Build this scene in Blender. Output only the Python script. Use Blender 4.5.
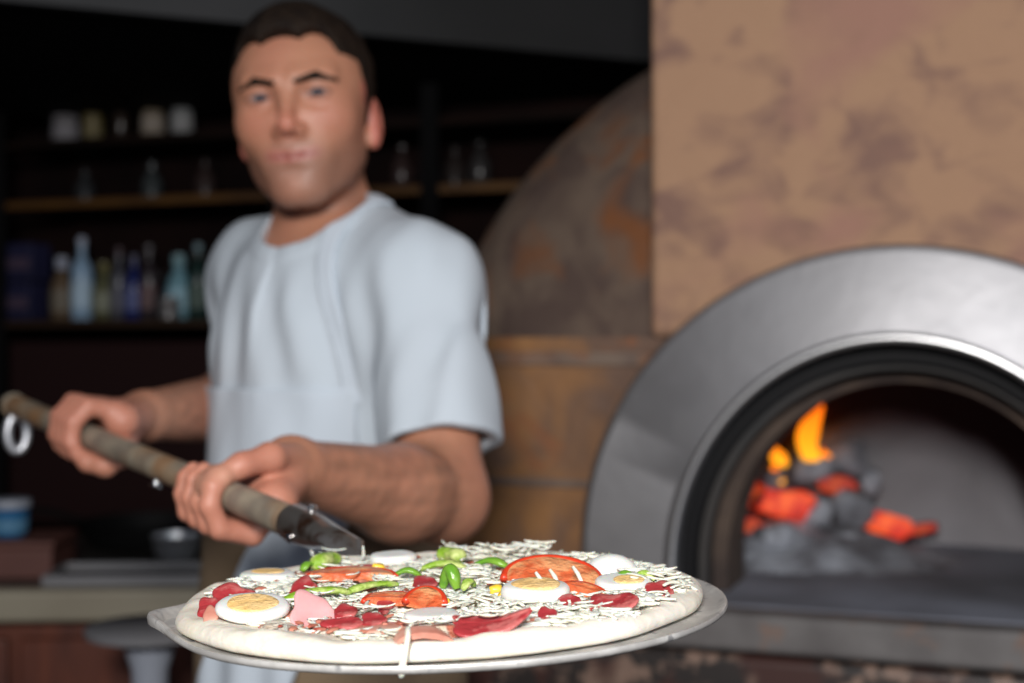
import bpy, bmesh, math, random
import numpy as np
from mathutils import Vector, Matrix, Euler

for o in list(bpy.data.objects):
    bpy.data.objects.remove(o, do_unlink=True)
S = bpy.context.scene
C = S.collection
PI = math.pi
rnd = random.Random(7)

# ------------------------------------------------------------------ camera
CAMZ = 1.32
FPX = 1422.2
cd = bpy.data.cameras.new('camera')
cam = bpy.data.objects.new('camera', cd)
C.objects.link(cam)
cam.location = (0, 0, CAMZ)
cam.rotation_euler = (PI / 2, 0, 0)
cd.sensor_width = 36
cd.lens = 50
cd.clip_start = 0.05
cd.clip_end = 50
cd.dof.use_dof = True
cd.dof.focus_distance = 0.80
cd.dof.aperture_fstop = 5.0
S.camera = cam

# ------------------------------------------------------------------ world, lights, exposure
w = bpy.data.worlds.new('world')
S.world = w
w.use_nodes = True
w.node_tree.nodes['Background'].inputs[0].default_value = (0.62, 0.72, 1.0, 1)
w.node_tree.nodes['Background'].inputs[1].default_value = 0.09


def area(name, loc, target, sx, sy, power, col):
    l = bpy.data.lights.new(name, 'AREA')
    l.shape = 'RECTANGLE'
    l.size, l.size_y = sx, sy
    l.energy = power
    l.color = col
    o = bpy.data.objects.new(name, l)
    C.objects.link(o)
    o.location = loc
    o.rotation_euler = (Vector(target) - Vector(loc)).to_track_quat('-Z', 'Y').to_euler()
    return o


area('key_light', (-0.12, -0.60, 1.80), (0.0, 1.6, 1.2), 0.36, 0.28, 43, (1.0, 0.97, 0.95))
area('window_light', (2.2, -1.6, 2.3), (0.2, 1.8, 1.2), 1.4, 1.0, 24, (0.86, 0.93, 1.0))
S.view_settings.view_transform = 'Standard'
S.view_settings.look = 'None'
S.view_settings.gamma = 1
S.view_settings.use_curve_mapping = False
S.view_settings.exposure = 0.0

# ------------------------------------------------------------------ frames
TH = math.radians(20)
CT, ST = math.cos(TH), math.sin(TH)


def R(u, n, z=0.0):
    return Vector((u * CT + n * ST, -u * ST + n * CT, z))


def P(px, py, Y):
    return Vector(((px - 512) / FPX * Y, Y, CAMZ - (py - 341.5) / FPX * Y))


# ------------------------------------------------------------------ mesh helpers
class MB:
    def __init__(s):
        s.v, s.f = [], []

    def add(s, vs, fs):
        k = len(s.v)
        s.v += [tuple(v) for v in vs]
        s.f += [tuple(i + k for i in f) for f in fs]
        return s

    def box(s, x0, x1, y0, y1, z0, z1):
        return s.add([(x0, y0, z0), (x1, y0, z0), (x1, y1, z0), (x0, y1, z0), (x0, y0, z1), (x1, y0, z1), (x1, y1, z1), (x0, y1, z1)],
                     [(0, 3, 2, 1), (4, 5, 6, 7), (0, 1, 5, 4), (1, 2, 6, 5), (2, 3, 7, 6), (3, 0, 4, 7)])

    def lathe(s, prof, seg=32, c=(0, 0, 0), sx=1, sy=1):
        vs, fs = [], []
        n = len(prof)
        for i in range(seg):
            a = 2 * PI * i / seg
            for r, z in prof:
                vs.append((c[0] + r * math.cos(a) * sx, c[1] + r * math.sin(a) * sy, c[2] + z))
        for i in range(seg):
            j = (i + 1) % seg
            for k in range(n - 1):
                fs.append((i * n + k, j * n + k, j * n + k + 1, i * n + k + 1))
        s.add(vs, fs)
        if prof[0][0] > 1e-6:
            s.f.append(tuple(len(s.v) - n * seg + i * n for i in reversed(range(seg))))
        if prof[-1][0] > 1e-6:
            s.f.append(tuple(len(s.v) - n * seg + i * n + n - 1 for i in range(seg)))
        return s

    def tube(s, pts, rad, seg=12, flat=1.0, up=None, cap=True):
        pts = [Vector(p) for p in pts]
        n = len(pts)
        if not hasattr(rad, '__len__'):
            rad = [rad] * n
        if not hasattr(flat, '__len__'):
            flat = [flat] * n
        ref = Vector(up) if up else Vector((0, 0, 1))
        vs, fs = [], []
        for i, p in enumerate(pts):
            t = (pts[min(i + 1, n - 1)] - pts[max(i - 1, 0)]).normalized()
            a = t.cross(ref)
            if a.length < 1e-4:
                a = t.cross(Vector((1, 0, 0)))
            a.normalize()
            b = a.cross(t).normalized()
            for k in range(seg):
                q = 2 * PI * k / seg
                vs.append(p + a * math.cos(q) * rad[i] + b * math.sin(q) * rad[i] * flat[i])
        for i in range(n - 1):
            for k in range(seg):
                l = (k + 1) % seg
                fs.append((i * seg + k, i * seg + l, (i + 1) * seg + l, (i + 1) * seg + k))
        if cap:
            fs.append(tuple(reversed(range(seg))))
            fs.append(tuple((n - 1) * seg + k for k in range(seg)))
        return s.add(vs, fs)


def obj(name, mb, m=None, parent=None, loc=None, rot=None, smooth=True, bevel=0, sub=0, angle=40, fix=True):
    me = bpy.data.meshes.new(name)
    if isinstance(mb, MB):
        me.from_pydata(mb.v, [], mb.f)
    else:
        me.from_pydata(mb[0], [], mb[1])
    me.update()
    if fix:
        bm = bmesh.new()
        bm.from_mesh(me)
        bmesh.ops.recalc_face_normals(bm, faces=bm.faces)
        bm.to_mesh(me)
        bm.free()
    if smooth:
        me.shade_smooth()
        if angle < 180:
            me.set_sharp_from_angle(angle=math.radians(angle))
    o = bpy.data.objects.new(name, me)
    C.objects.link(o)
    if m:
        me.materials.append(m)
    if parent:
        o.parent = parent
    if loc is not None:
        o.location = loc
    if rot is not None:
        o.rotation_euler = rot
    if bevel:
        b = o.modifiers.new('bevel', 'BEVEL')
        b.width = bevel
        b.segments = 3
        b.limit_method = 'ANGLE'
        b.angle_limit = math.radians(40)
    if sub:
        b = o.modifiers.new('sub', 'SUBSURF')
        b.levels = b.render_levels = sub
    return o


def tag(o, label=None, cat=None, group=None, kind=None):
    if label:
        o['label'] = label
    if cat:
        o['category'] = cat
    if group:
        o['group'] = group
    if kind:
        o['kind'] = kind
    return o


def thing(name, label, cat, loc=(0, 0, 0), rz=0.0, group=None):
    o = bpy.data.objects.new(name, None)
    o.empty_display_size = 0.05
    C.objects.link(o)
    o.location = loc
    o.rotation_euler = (0, 0, rz)
    return tag(o, label, cat, group)


# ------------------------------------------------------------------ materials
def mat(name, col, rough=0.6, metal=0.0, col2=None, scale=8.0, detail=6, lo=0.35, hi=0.65, bump=0.0, bscale=None, stretch=None, col3=None,
        scale3=3.0, lo3=0.5, hi3=0.7, spec=None, trans=0, sss=0, vcol=False, emit=None, coat=0, dist=0.0, rvar=0.0):
    m = bpy.data.materials.new(name)
    m.use_nodes = True
    nt = m.node_tree
    N, L = nt.nodes, nt.links
    b = N['Principled BSDF']
    b.inputs['Base Color'].default_value = (*col, 1)
    b.inputs['Roughness'].default_value = rough
    if max(col) < 0.03 and spec is None:
        spec = 0.15
    b.inputs['Metallic'].default_value = metal
    if spec is not None:
        b.inputs['Specular IOR Level'].default_value = spec
    if trans:
        b.inputs['Transmission Weight'].default_value = trans
    if coat:
        b.inputs['Coat Weight'].default_value = coat
        b.inputs['Coat Roughness'].default_value = 0.15
    if sss:
        b.inputs['Subsurface Weight'].default_value = sss
        b.inputs['Subsurface Radius'].default_value = (1.0, 0.35, 0.2)
        b.inputs['Subsurface Scale'].default_value = 0.006
    tc = N.new('ShaderNodeTexCoord')
    mp = N.new('ShaderNodeMapping')
    L.new(tc.outputs['Object'], mp.inputs[0])
    if stretch:
        mp.inputs['Scale'].default_value = stretch
    cur = None
    if vcol:
        a = N.new('ShaderNodeAttribute')
        a.attribute_name = 'Col'
        cur = a.outputs['Color']

    def nz(sc, lo_, hi_, det):
        n = N.new('ShaderNodeTexNoise')
        n.inputs['Scale'].default_value = sc
        n.inputs['Detail'].default_value = det
        n.inputs['Distortion'].default_value = dist
        L.new(mp.outputs[0], n.inputs[0])
        r = N.new('ShaderNodeMapRange')
        r.inputs[1].default_value = lo_
        r.inputs[2].default_value = hi_
        L.new(n.outputs[0], r.inputs[0])
        return n, r

    def mix(fac, a_, b_):
        x = N.new('ShaderNodeMix')
        x.data_type = 'RGBA'
        L.new(fac, x.inputs[0])
        if hasattr(a_, 'links'):
            L.new(a_, x.inputs[6])
        else:
            x.inputs[6].default_value = (*a_, 1)
        x.inputs[7].default_value = (*b_, 1)
        return x.outputs[2]
    n0 = None
    if col2:
        n0, r0 = nz(scale, lo, hi, detail)
        cur = mix(r0.outputs[0], cur if cur else col, col2)
    if col3:
        n1, r1 = nz(scale3, lo3, hi3, detail)
        cur = mix(r1.outputs[0], cur if cur else col, col3)
    if cur:
        L.new(cur, b.inputs['Base Color'])
    if rvar:
        n3, r3 = nz(scale * 1.7, 0.3, 0.7, 4)
        r3.inputs[3].default_value = max(0, rough - rvar)
        r3.inputs[4].default_value = rough + rvar
        L.new(r3.outputs[0], b.inputs['Roughness'])
    if bump:
        n2, r2 = nz(bscale or scale * 2, 0, 1, 8)
        bp = N.new('ShaderNodeBump')
        bp.inputs['Strength'].default_value = bump
        bp.inputs['Distance'].default_value = 0.01
        L.new(r2.outputs[0], bp.inputs['Height'])
        L.new(bp.outputs[0], b.inputs['Normal'])
    if emit:
        b.inputs['Emission Color'].default_value = (*emit[0], 1)
        b.inputs['Emission Strength'].default_value = emit[1]
    return m


M = {}
M['plaster'] = mat('plaster', (0.41, 0.24, 0.145), 0.85, col2=(0.24, 0.135, 0.10), scale=12, detail=10, lo=0.46, hi=0.68, dist=0.5, stretch=(1, 1, 1.5),
                   col3=(0.37, 0.195, 0.14), scale3=3.5, lo3=0.48, hi3=0.62, bump=0.5, bscale=14)
M['rusty'] = mat('rusty_copper', (0.30, 0.14, 0.048), 0.7, col2=(0.15, 0.085, 0.055), scale=7, lo=0.42, hi=0.62, dist=0.8,
                 col3=(0.26, 0.09, 0.03), scale3=9, lo3=0.56, hi3=0.68, bump=0.35, bscale=20)
M['dome'] = mat('weathered_dome', (0.19, 0.135, 0.10), 0.75, col2=(0.12, 0.08, 0.065), scale=13, lo=0.4, hi=0.62, dist=0.6,
                col3=(0.25, 0.095, 0.035), scale3=8, lo3=0.54, hi3=0.68, bump=0.35, bscale=22)
M['steel'] = mat('brushed_steel', (0.37, 0.37, 0.385), 0.46, 0.9, col2=(0.30, 0.295, 0.30), scale=4, lo=0.3, hi=0.7, dist=0.3, rvar=0.06, bump=0.03, bscale=40)
M['steel_lip'] = mat('polished_steel_lip', (0.7, 0.7, 0.7), 0.35, 1.0)
M['black'] = mat('black_gasket', (0.008, 0.008, 0.009), 0.6)
M['iron'] = mat('grey_iron', (0.03, 0.03, 0.03), 0.7, 0.1, col2=(0.05, 0.045, 0.042), scale=9)
M['firebrick'] = mat('sooty_firebrick', (0.13, 0.09, 0.065), 0.9, col2=(0.05, 0.035, 0.03), scale=9, bump=0.5)
M['hearth'] = mat('ashy_hearth', (0.27, 0.285, 0.34), 0.9, col2=(0.15, 0.155, 0.18), scale=5, bump=0.3)
M['ledge'] = mat('stone_ledge', (0.17, 0.16, 0.155), 0.7, col2=(0.10, 0.09, 0.088), scale=9, col3=(0.20, 0.13, 0.10), scale3=16, lo3=0.58, hi3=0.68, bump=0.3)
M['granite'] = mat('granite', (0.03, 0.024, 0.022), 0.45, col2=(0.25, 0.165, 0.125), scale=34, lo=0.50, hi=0.62, detail=3, dist=0.4,
                   col3=(0.06, 0.025, 0.02), scale3=13, lo3=0.5, hi3=0.62)
M['dark_wall'] = mat('dark_brick_wall', (0.016, 0.007, 0.006), 0.95, col2=(0.006, 0.003, 0.003), scale=4, bump=0.4)
M['shelf_wood'] = mat('dark_shelf_wood', (0.014, 0.006, 0.004), 0.8, col2=(0.007, 0.004, 0.003), scale=6, stretch=(1, 1, 8))
M['amber_wood'] = mat('amber_wood_strip', (0.12, 0.052, 0.008), 0.6, col2=(0.05, 0.02, 0.005), scale=4)
M['black_metal'] = mat('black_painted_metal', (0.006, 0.006, 0.006), 0.6)
M['hood_grey'] = mat('charcoal_fascia', (0.030, 0.030, 0.032), 0.7, col2=(0.020, 0.021, 0.022), scale=3)
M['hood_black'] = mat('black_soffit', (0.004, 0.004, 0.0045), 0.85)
M['floor'] = mat('dark_tile_floor', (0.06, 0.045, 0.038), 0.5, col2=(0.035, 0.028, 0.025), scale=5)
M['ceiling'] = mat('dark_ceiling', (0.03, 0.03, 0.032), 0.9)
M['dough'] = mat('raw_dough', (0.76, 0.70, 0.57), 0.55, col2=(0.80, 0.76, 0.67), scale=22, bump=0.25, bscale=60, sss=0.25)
M['sauce'] = mat('tomato_cream_sauce', (0.60, 0.46, 0.33), 0.4, col2=(0.70, 0.65, 0.54), scale=60, lo=0.36, hi=0.5, col3=(0.48, 0.14, 0.08), scale3=55, lo3=0.53, hi3=0.60, bump=0.9, bscale=170)
M['cheese'] = mat('grated_cheese', (0.76, 0.71, 0.58), 0.5, col2=(0.80, 0.78, 0.69), scale=40, sss=0.3)
M['egg_white'] = mat('egg_white', (0.78, 0.79, 0.76), 0.3, sss=0.35, col2=(0.74, 0.74, 0.69), scale=30, bump=0.05, bscale=60)
M['yolk'] = mat('egg_yolk', (0.82, 0.52, 0.19), 0.6, col2=(0.86, 0.60, 0.27), scale=120, bump=0.4, bscale=250)
M['tomato'] = mat('tomato_flesh', (0.66, 0.13, 0.045), 0.35, col2=(0.74, 0.32, 0.14), scale=70, lo=0.42, hi=0.58, sss=0.2, bump=0.5, bscale=120)
M['tomato_skin'] = mat('tomato_skin', (0.58, 0.045, 0.015), 0.3)
M['pepper'] = mat('green_pepper', (0.24, 0.42, 0.03), 0.4, col2=(0.52, 0.60, 0.20), scale=90, lo=0.42, hi=0.6, bump=0.4, bscale=200)
M['pepper_dark'] = mat('dark_green_pepper', (0.10, 0.27, 0.02), 0.2, col2=(0.20, 0.38, 0.04), scale=80, bump=0.2)
M['salami'] = mat('salami', (0.36, 0.035, 0.04), 0.3, col2=(0.50, 0.13, 0.12), scale=110, lo=0.5, hi=0.62, detail=3, bump=0.3, bscale=140)
M['ham'] = mat('pink_ham', (0.74, 0.42, 0.42), 0.4, col2=(0.66, 0.30, 0.30), scale=40, sss=0.2)
M['ham_brown'] = mat('cured_ham', (0.50, 0.18, 0.13), 0.4, col2=(0.66, 0.36, 0.27), scale=60)
M['corn'] = mat('yellow_corn', (0.85, 0.52, 0.02), 0.3, col2=(0.86, 0.62, 0.08), scale=60)
M['alu'] = mat('floured_aluminium', (0.46, 0.45, 0.43), 0.42, 0.3, col2=(0.66, 0.65, 0.62), scale=30, lo=0.45, hi=0.6, col3=(0.30, 0.30, 0.30), scale3=120, lo3=0.6, hi3=0.7, bump=0.06, bscale=200)
M['ferrule'] = mat('stained_steel_socket', (0.42, 0.39, 0.36), 0.28, 0.9, col2=(0.16, 0.08, 0.05), scale=40, lo=0.5, hi=0.6)
M['bolt'] = mat('bright_bolt', (0.75, 0.78, 0.8), 0.2, 1.0)
M['handle'] = mat('worn_wood_handle', (0.34, 0.295, 0.22), 0.4, col2=(0.22, 0.19, 0.15), scale=30, lo=0.4, hi=0.6, col3=(0.36, 0.17, 0.06), scale3=5, lo3=0.52, hi3=0.66, bump=0.15)
M['skin'] = mat('skin', (0.5, 0.25, 0.18), 0.5, vcol=True, sss=0.12, bump=0.12, bscale=90)
M['hair'] = mat('brown_hair', (0.022, 0.014, 0.009), 0.6, col2=(0.008, 0.005, 0.004), scale=60, stretch=(1, 1, 0.3), bump=0.8, bscale=160)
M['eye_white'] = mat('eye_white', (0.26, 0.22, 0.21), 0.4)
M['iris'] = mat('iris', (0.025, 0.04, 0.06), 0.5)
M['pupil'] = mat('pupil', (0.005, 0.005, 0.005), 0.1)
M['shirt'] = mat('white_cotton', (0.54, 0.60, 0.655), 0.9, col2=(0.50, 0.565, 0.62), scale=5, bump=0.1, bscale=300)
M['apron'] = mat('white_apron_cloth', (0.56, 0.625, 0.69), 0.9, col2=(0.53, 0.595, 0.66), scale=5, bump=0.1, bscale=300)
M['khaki'] = mat('khaki_cloth', (0.24, 0.17, 0.10), 0.9, col2=(0.19, 0.13, 0.08), scale=6, bump=0.2, bscale=200)
M['leather'] = mat('black_leather', (0.02, 0.018, 0.016), 0.4)
M['coal'] = mat('charcoal', (0.08, 0.08, 0.09), 0.9, col2=(0.40, 0.42, 0.47), scale=18, lo=0.42, hi=0.6, bump=0.8, bscale=40)
M['ash'] = mat('wood_ash', (0.45, 0.48, 0.54), 0.95, col2=(0.16, 0.16, 0.18), scale=14, bump=0.8, bscale=50)
M['cream'] = mat('cream_edge', (0.30, 0.27, 0.20), 0.5, col2=(0.25, 0.22, 0.16), scale=4)
M['worktop'] = mat('dark_worktop', (0.05, 0.045, 0.04), 0.35, col2=(0.03, 0.028, 0.026), scale=10)
M['redwood'] = mat('red_brown_wood', (0.14, 0.035, 0.015), 0.5, col2=(0.08, 0.02, 0.01), scale=5, stretch=(6, 1, 1))
M['brownbox'] = mat('red_brown_board', (0.15, 0.055, 0.04), 0.6, col2=(0.11, 0.04, 0.03), scale=6)
M['blue'] = mat('blue_plastic', (0.02, 0.13, 0.30), 0.35)
M['white_plastic'] = mat('white_plastic', (0.33, 0.36, 0.42), 0.4)
M['grey_plastic'] = mat('grey_plate', (0.20, 0.20, 0.21), 0.4)
M['chrome'] = mat('chrome', (0.7, 0.72, 0.76), 0.4, 0.8)


# ---- materials with their own graphs
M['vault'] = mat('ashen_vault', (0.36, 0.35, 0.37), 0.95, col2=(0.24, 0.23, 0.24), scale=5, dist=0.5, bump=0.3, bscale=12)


def soot_shadow_vault():  # soot plus the mouth arch's shadow, painted into the vault colour above an arc
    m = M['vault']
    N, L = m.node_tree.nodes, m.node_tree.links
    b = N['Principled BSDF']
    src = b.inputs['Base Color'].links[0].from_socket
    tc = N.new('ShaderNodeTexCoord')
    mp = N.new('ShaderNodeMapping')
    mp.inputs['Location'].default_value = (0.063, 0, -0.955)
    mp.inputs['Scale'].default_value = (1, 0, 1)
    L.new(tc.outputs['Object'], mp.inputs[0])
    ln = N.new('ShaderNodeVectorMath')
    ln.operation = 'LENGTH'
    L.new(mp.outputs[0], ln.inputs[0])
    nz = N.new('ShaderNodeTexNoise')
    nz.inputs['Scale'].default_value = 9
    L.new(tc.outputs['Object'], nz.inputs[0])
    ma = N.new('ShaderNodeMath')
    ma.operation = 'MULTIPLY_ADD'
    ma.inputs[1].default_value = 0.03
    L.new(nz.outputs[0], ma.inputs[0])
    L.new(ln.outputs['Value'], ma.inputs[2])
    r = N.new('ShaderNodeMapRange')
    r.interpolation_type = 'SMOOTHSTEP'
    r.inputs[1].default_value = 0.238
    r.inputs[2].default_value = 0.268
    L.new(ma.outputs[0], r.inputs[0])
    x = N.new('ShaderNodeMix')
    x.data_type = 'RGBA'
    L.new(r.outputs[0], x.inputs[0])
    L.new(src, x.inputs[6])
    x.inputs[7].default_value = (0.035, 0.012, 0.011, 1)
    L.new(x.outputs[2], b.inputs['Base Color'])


soot_shadow_vault()


def ember_mat(name, strength, thr):
    m = bpy.data.materials.new(name)
    m.use_nodes = True
    N, L = m.node_tree.nodes, m.node_tree.links
    b = N['Principled BSDF']
    b.inputs['Roughness'].default_value = 0.9
    tc = N.new('ShaderNodeTexCoord')
    n = N.new('ShaderNodeTexNoise')
    n.inputs['Scale'].default_value = 16
    n.inputs['Detail'].default_value = 4
    L.new(tc.outputs['Object'], n.inputs[0])
    r = N.new('ShaderNodeValToRGB')
    e = r.color_ramp.elements
    e[0].position, e[0].color = thr, (0, 0, 0, 1)
    e[1].position, e[1].color = thr + 0.25, (1.0, 0.16, 0.03, 1)
    x = e.new(thr + 0.08)
    x.color = (0.65, 0.03, 0.01, 1)
    L.new(n.outputs[0], r.inputs[0])
    L.new(r.outputs[0], b.inputs['Emission Color'])
    b.inputs['Emission Strength'].default_value = strength
    b.inputs['Base Color'].default_value = (0.06, 0.055, 0.06, 1)
    return m


M['ember'] = ember_mat('glowing_charcoal', 1.1, 0.46)
M['ember_low'] = ember_mat('dimly_glowing_charcoal', 0.55, 0.48)


def flame_mat():
    m = bpy.data.materials.new('flame')
    m.use_nodes = True
    N, L = m.node_tree.nodes, m.node_tree.links
    N.remove(N['Principled BSDF'])
    e = N.new('ShaderNodeEmission')
    tc = N.new('ShaderNodeTexCoord')
    sp = N.new('ShaderNodeSeparateXYZ')
    L.new(tc.outputs['Generated'], sp.inputs[0])
    r = N.new('ShaderNodeValToRGB')
    el = r.color_ramp.elements
    el[0].position, el[0].color = 0.05, (1.0, 0.40, 0.02, 1)
    el[1].position, el[1].color = 0.95, (0.95, 0.12, 0.005, 1)
    x = el.new(0.35)
    x.color = (1.0, 0.30, 0.01, 1)
    L.new(sp.outputs[2], r.inputs[0])
    L.new(r.outputs[0], e.inputs[0])
    e.inputs[1].default_value = 1.7
    L.new(e.outputs[0], N['Material Output'].inputs[0])
    return m


M['flame'] = flame_mat()

# ================================================================== SETTING
RZ = -TH


def room_obj(name, mb, m, label, bevel=0, kind='structure'):
    o = obj(name, mb, m, rot=(0, 0, RZ), bevel=bevel)
    o['kind'] = kind
    o['label'] = label
    return o


room_obj('floor', MB().box(-4.5, 2.6, -1.5, 3.5, -0.06, 0.0), M['floor'], 'dark tiled kitchen floor')
room_obj('ceiling', MB().box(-4.5, 2.6, 1.2, 3.5, 2.7, 2.78), M['ceiling'], 'dark ceiling high over the oven and shelves')
room_obj('wall_back', MB().box(-4.5, 2.6, 3.34, 3.46, 0, 2.7), M['dark_wall'], 'very dark brown brick wall behind the bottle shelves')
room_obj('wall_left', MB().box(-4.4, -4.3, -1.5, 3.34, 0, 2.7), M['dark_wall'], 'dark side wall left of the shelves')

# chimney breast over the oven
pb = MB().box(-0.487, 1.25, 1.885, 2.75, 1.325, 2.7)
room_obj('wall_right', pb, M['plaster'], 'mottled tan plaster chimney breast rising above the oven mouth', bevel=0.012)

# bulkhead
A_ = Vector((-0.497, 2.6, 0))
B_ = Vector((0.2656, 2.95, 0))
dd = (B_ - A_)
A2 = A_ - dd * 2.6
B2 = B_ + dd * 0.55
nn = Vector((-dd.y, dd.x, 0)).normalized() * 1.3
mb = MB()
z0, z1 = 1.903, 2.7
e = nn.normalized() * 0.03
mb.add([(A2.x, A2.y, z0), (B2.x, B2.y, z0), (B2.x + e.x, B2.y + e.y, z0), (A2.x + e.x, A2.y + e.y, z0),
        (A2.x, A2.y, z1), (B2.x, B2.y, z1), (B2.x + e.x, B2.y + e.y, z1), (A2.x + e.x, A2.y + e.y, z1)],
       [(0, 3, 2, 1), (4, 5, 6, 7), (0, 1, 5, 4), (1, 2, 6, 5), (2, 3, 7, 6), (3, 0, 4, 7)])
o = obj('trim_1', mb, M['hood_grey'])
tag(o, 'charcoal grey fascia board of the dropped ceiling', kind='structure')
mb = MB()
A3, B3 = A2 + e * 1.05, B2 + e * 1.05
mb.add([(A3.x, A3.y, z0 + .004), (B3.x, B3.y, z0 + .004), (B3.x + nn.x, B3.y + nn.y, z0 + .004), (A3.x + nn.x, A3.y + nn.y, z0 + .004),
        (A3.x, A3.y, z0 + .06), (B3.x, B3.y, z0 + .06), (B3.x + nn.x, B3.y + nn.y, z0 + .06), (A3.x + nn.x, A3.y + nn.y, z0 + .06)],
       [(0, 3, 2, 1), (4, 5, 6, 7), (0, 1, 5, 4), (1, 2, 6, 5), (2, 3, 7, 6), (3, 0, 4, 7)])
o = obj('trim_2', mb, M['hood_black'])
tag(o, 'black underside of the dropped ceiling', kind='structure')

# ================================================================== PIZZA OVEN
OU, ON = -0.16, 1.90
oven = thing('pizza_oven', 'wood-fired pizza oven with a broad steel arch round its mouth and a rusty dome', 'oven', R(OU, ON, 0), RZ)
ZC = 1.013
SEG = 56


def arch_pts(r, zc, ky=1.0, zb=0.955):
    """legs + semicircle, left to right, local x,z"""
    pts = [(-r, zb), (-r, (zb + zc) / 2)]
    for i in range(SEG + 1):
        a = PI - PI * i / SEG
        pts.append((r * math.cos(a), zc + r * ky * math.sin(a)))
    pts += [(r, (zb + zc) / 2), (r, zb)]
    return pts


def arch_loft(sections, closed=True):
    """sections: list of (pts, y); lofts between consecutive, closing back to the first."""
    mb = MB()
    n = len(sections[0][0])
    for pts, y in sections:
        mb.v += [(x, y, z) for x, z in pts]
    k = len(sections)
    for s in range(k if closed else k - 1):
        t = (s + 1) % k
        for i in range(n - 1):
            mb.f.append((s * n + i, s * n + i + 1, t * n + i + 1, t * n + i))
    if closed:
        mb.f.append(tuple(s * n for s in range(k)))
        mb.f.append(tuple(s * n + n - 1 for s in reversed(range(k))))
    return mb


# body front with an arched hole
hole = arch_pts(0.292, ZC, 1.05)


def rect_proj(x, z, x0, x1, zt, zb=0.955):
    dx, dz = x, z - ZC
    if z <= ZC + 1e-6:
        return (x0 if x < 0 else x1, z)
    ts = []
    if dx < -1e-9:
        ts.append(x0 / dx)
    if dx > 1e-9:
        ts.append(x1 / dx)
    ts.append((zt - ZC) / dz)
    t = min(ts)
    return (dx * t, ZC + dz * t)


ZT = 1.326
outer = [rect_proj(x, z, -0.66, 1.2, ZT) for x, z in hole]
# make sure rectangle corners are present
bi = min(range(len(outer)), key=lambda i: (outer[i][0] + 0.66) ** 2 + (outer[i][1] - ZT) ** 2)
outer[bi] = (-0.66, ZT)
bi = min(range(len(outer)), key=lambda i: (outer[i][0] - 1.2) ** 2 + (outer[i][1] - ZT) ** 2)
outer[bi] = (1.2, ZT)
obj('front_panel', arch_loft([(outer, 0.0), (outer, 0.14), (hole, 0.14), (hole, 0.0)]), M['rusty'], oven, angle=30)
# rusty sheet seams (raised straps) on the panel
obj('panel_strap', MB().box(-0.655, -0.28, -0.004, 0.0, 1.286, 1.306), M['dome'], oven, bevel=0.002)
obj('panel_strap', MB().box(-0.655, -0.40, -0.004, 0.0, 1.115, 1.127), M['dome'], oven, bevel=0.002)
obj('base', MB().box(-0.66, 1.2, 0.0, 1.0, 0.0, 0.953), M['firebrick'], oven, bevel=0.01)
# dome
vs, fs = [], []
NU, NV = 72, 36
cu, cn, cz, ru, rn, rz = -0.192 - OU, 2.33 - ON, 1.143, 0.80, 0.34, 0.73
for j in range(NV + 1):
    b = -PI / 2 + PI * j / NV
    for i in range(NU):
        a = 2 * PI * i / NU
        vs.append((cu + ru * math.cos(b) * math.cos(a), cn + rn * math.cos(b) * math.sin(a), cz + rz * math.sin(b)))
for j in range(NV):
    for i in range(NU):
        q = (j * NU + i, j * NU + (i + 1) % NU, (j + 1) * NU + (i + 1) % NU, (j + 1) * NU + i)
        c = [sum(vs[k][d] for k in q) / 4 for d in range(3)]
        if c[2] < 0.95:
            continue
        if c[1] < 0.3 and math.hypot(c[0], c[2] - ZC) < 0.36:
            continue
        fs.append(q)
used = sorted({i for f in fs for i in f})
mp_ = {k: i for i, k in enumerate(used)}
dome = obj('dome', ([vs[k] for k in used], [tuple(mp_[k] for k in f) for f in fs]), M['dome'], oven, angle=180)
sd = dome.modifiers.new('s', 'SOLIDIFY')
sd.thickness = 0.012

# steel arch
RO, RI = 0.420, 0.287
KO, KI = 0.975, 1.072


def arc2(r, zc, k):
    return arch_pts(r, zc, k, 0.967)


secs = [(arc2(RO, 1.035, KO), 0.0), (arc2(RO, 1.035, KO), -0.030), (arc2(RO - .004, 1.035, KO), -0.037), (arc2(RO - .010, 1.034, KO), -0.040),
        (arc2(RI + .014, 1.0145, KI), -0.040), (arc2(RI + .008, 1.0135, KI), -0.043), (arc2(RI + .002, 1.013, KI), -0.043), (arc2(RI - .001, 1.013, KI), -0.038), (arc2(RI - .001, 1.013, KI), 0.0)]
arch = obj('arch_surround', arch_loft(secs), M['steel'], oven, angle=25)
lip = arch_loft([(arc2(RI + .010, 1.0135, KI), -0.0425), (arc2(RI + .006, 1.013, KI), -0.047), (arc2(RI - .003, 1.013, KI), -0.045), (arc2(RI - .003, 1.013, KI), -0.036), (arc2(RI + .004, 1.013, KI), -0.036)])
obj('arch_lip', lip, M['steel_lip'], oven, angle=180)


def ringp(name, r0, r1, y0, y1, m, k=1.05):
    return obj(name, arch_loft([(arc2(r0, ZC, k), y0), (arc2(r0, ZC, k), y1), (arc2(r1, ZC, k), y1), (arc2(r1, ZC, k), y0)]), m, oven, angle=30)


ringp('gasket_ring', 0.292, 0.268, 0.004, 0.03, M['black'])
ringp('door_frame', 0.290, 0.258, 0.032, 0.062, M['iron'])
ringp('inner_gasket', 0.285, 0.262, 0.064, 0.09, M['black'])
ringp('mouth_reveal', 0.30, 0.240, 0.092, 0.21, M['firebrick'])
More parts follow.
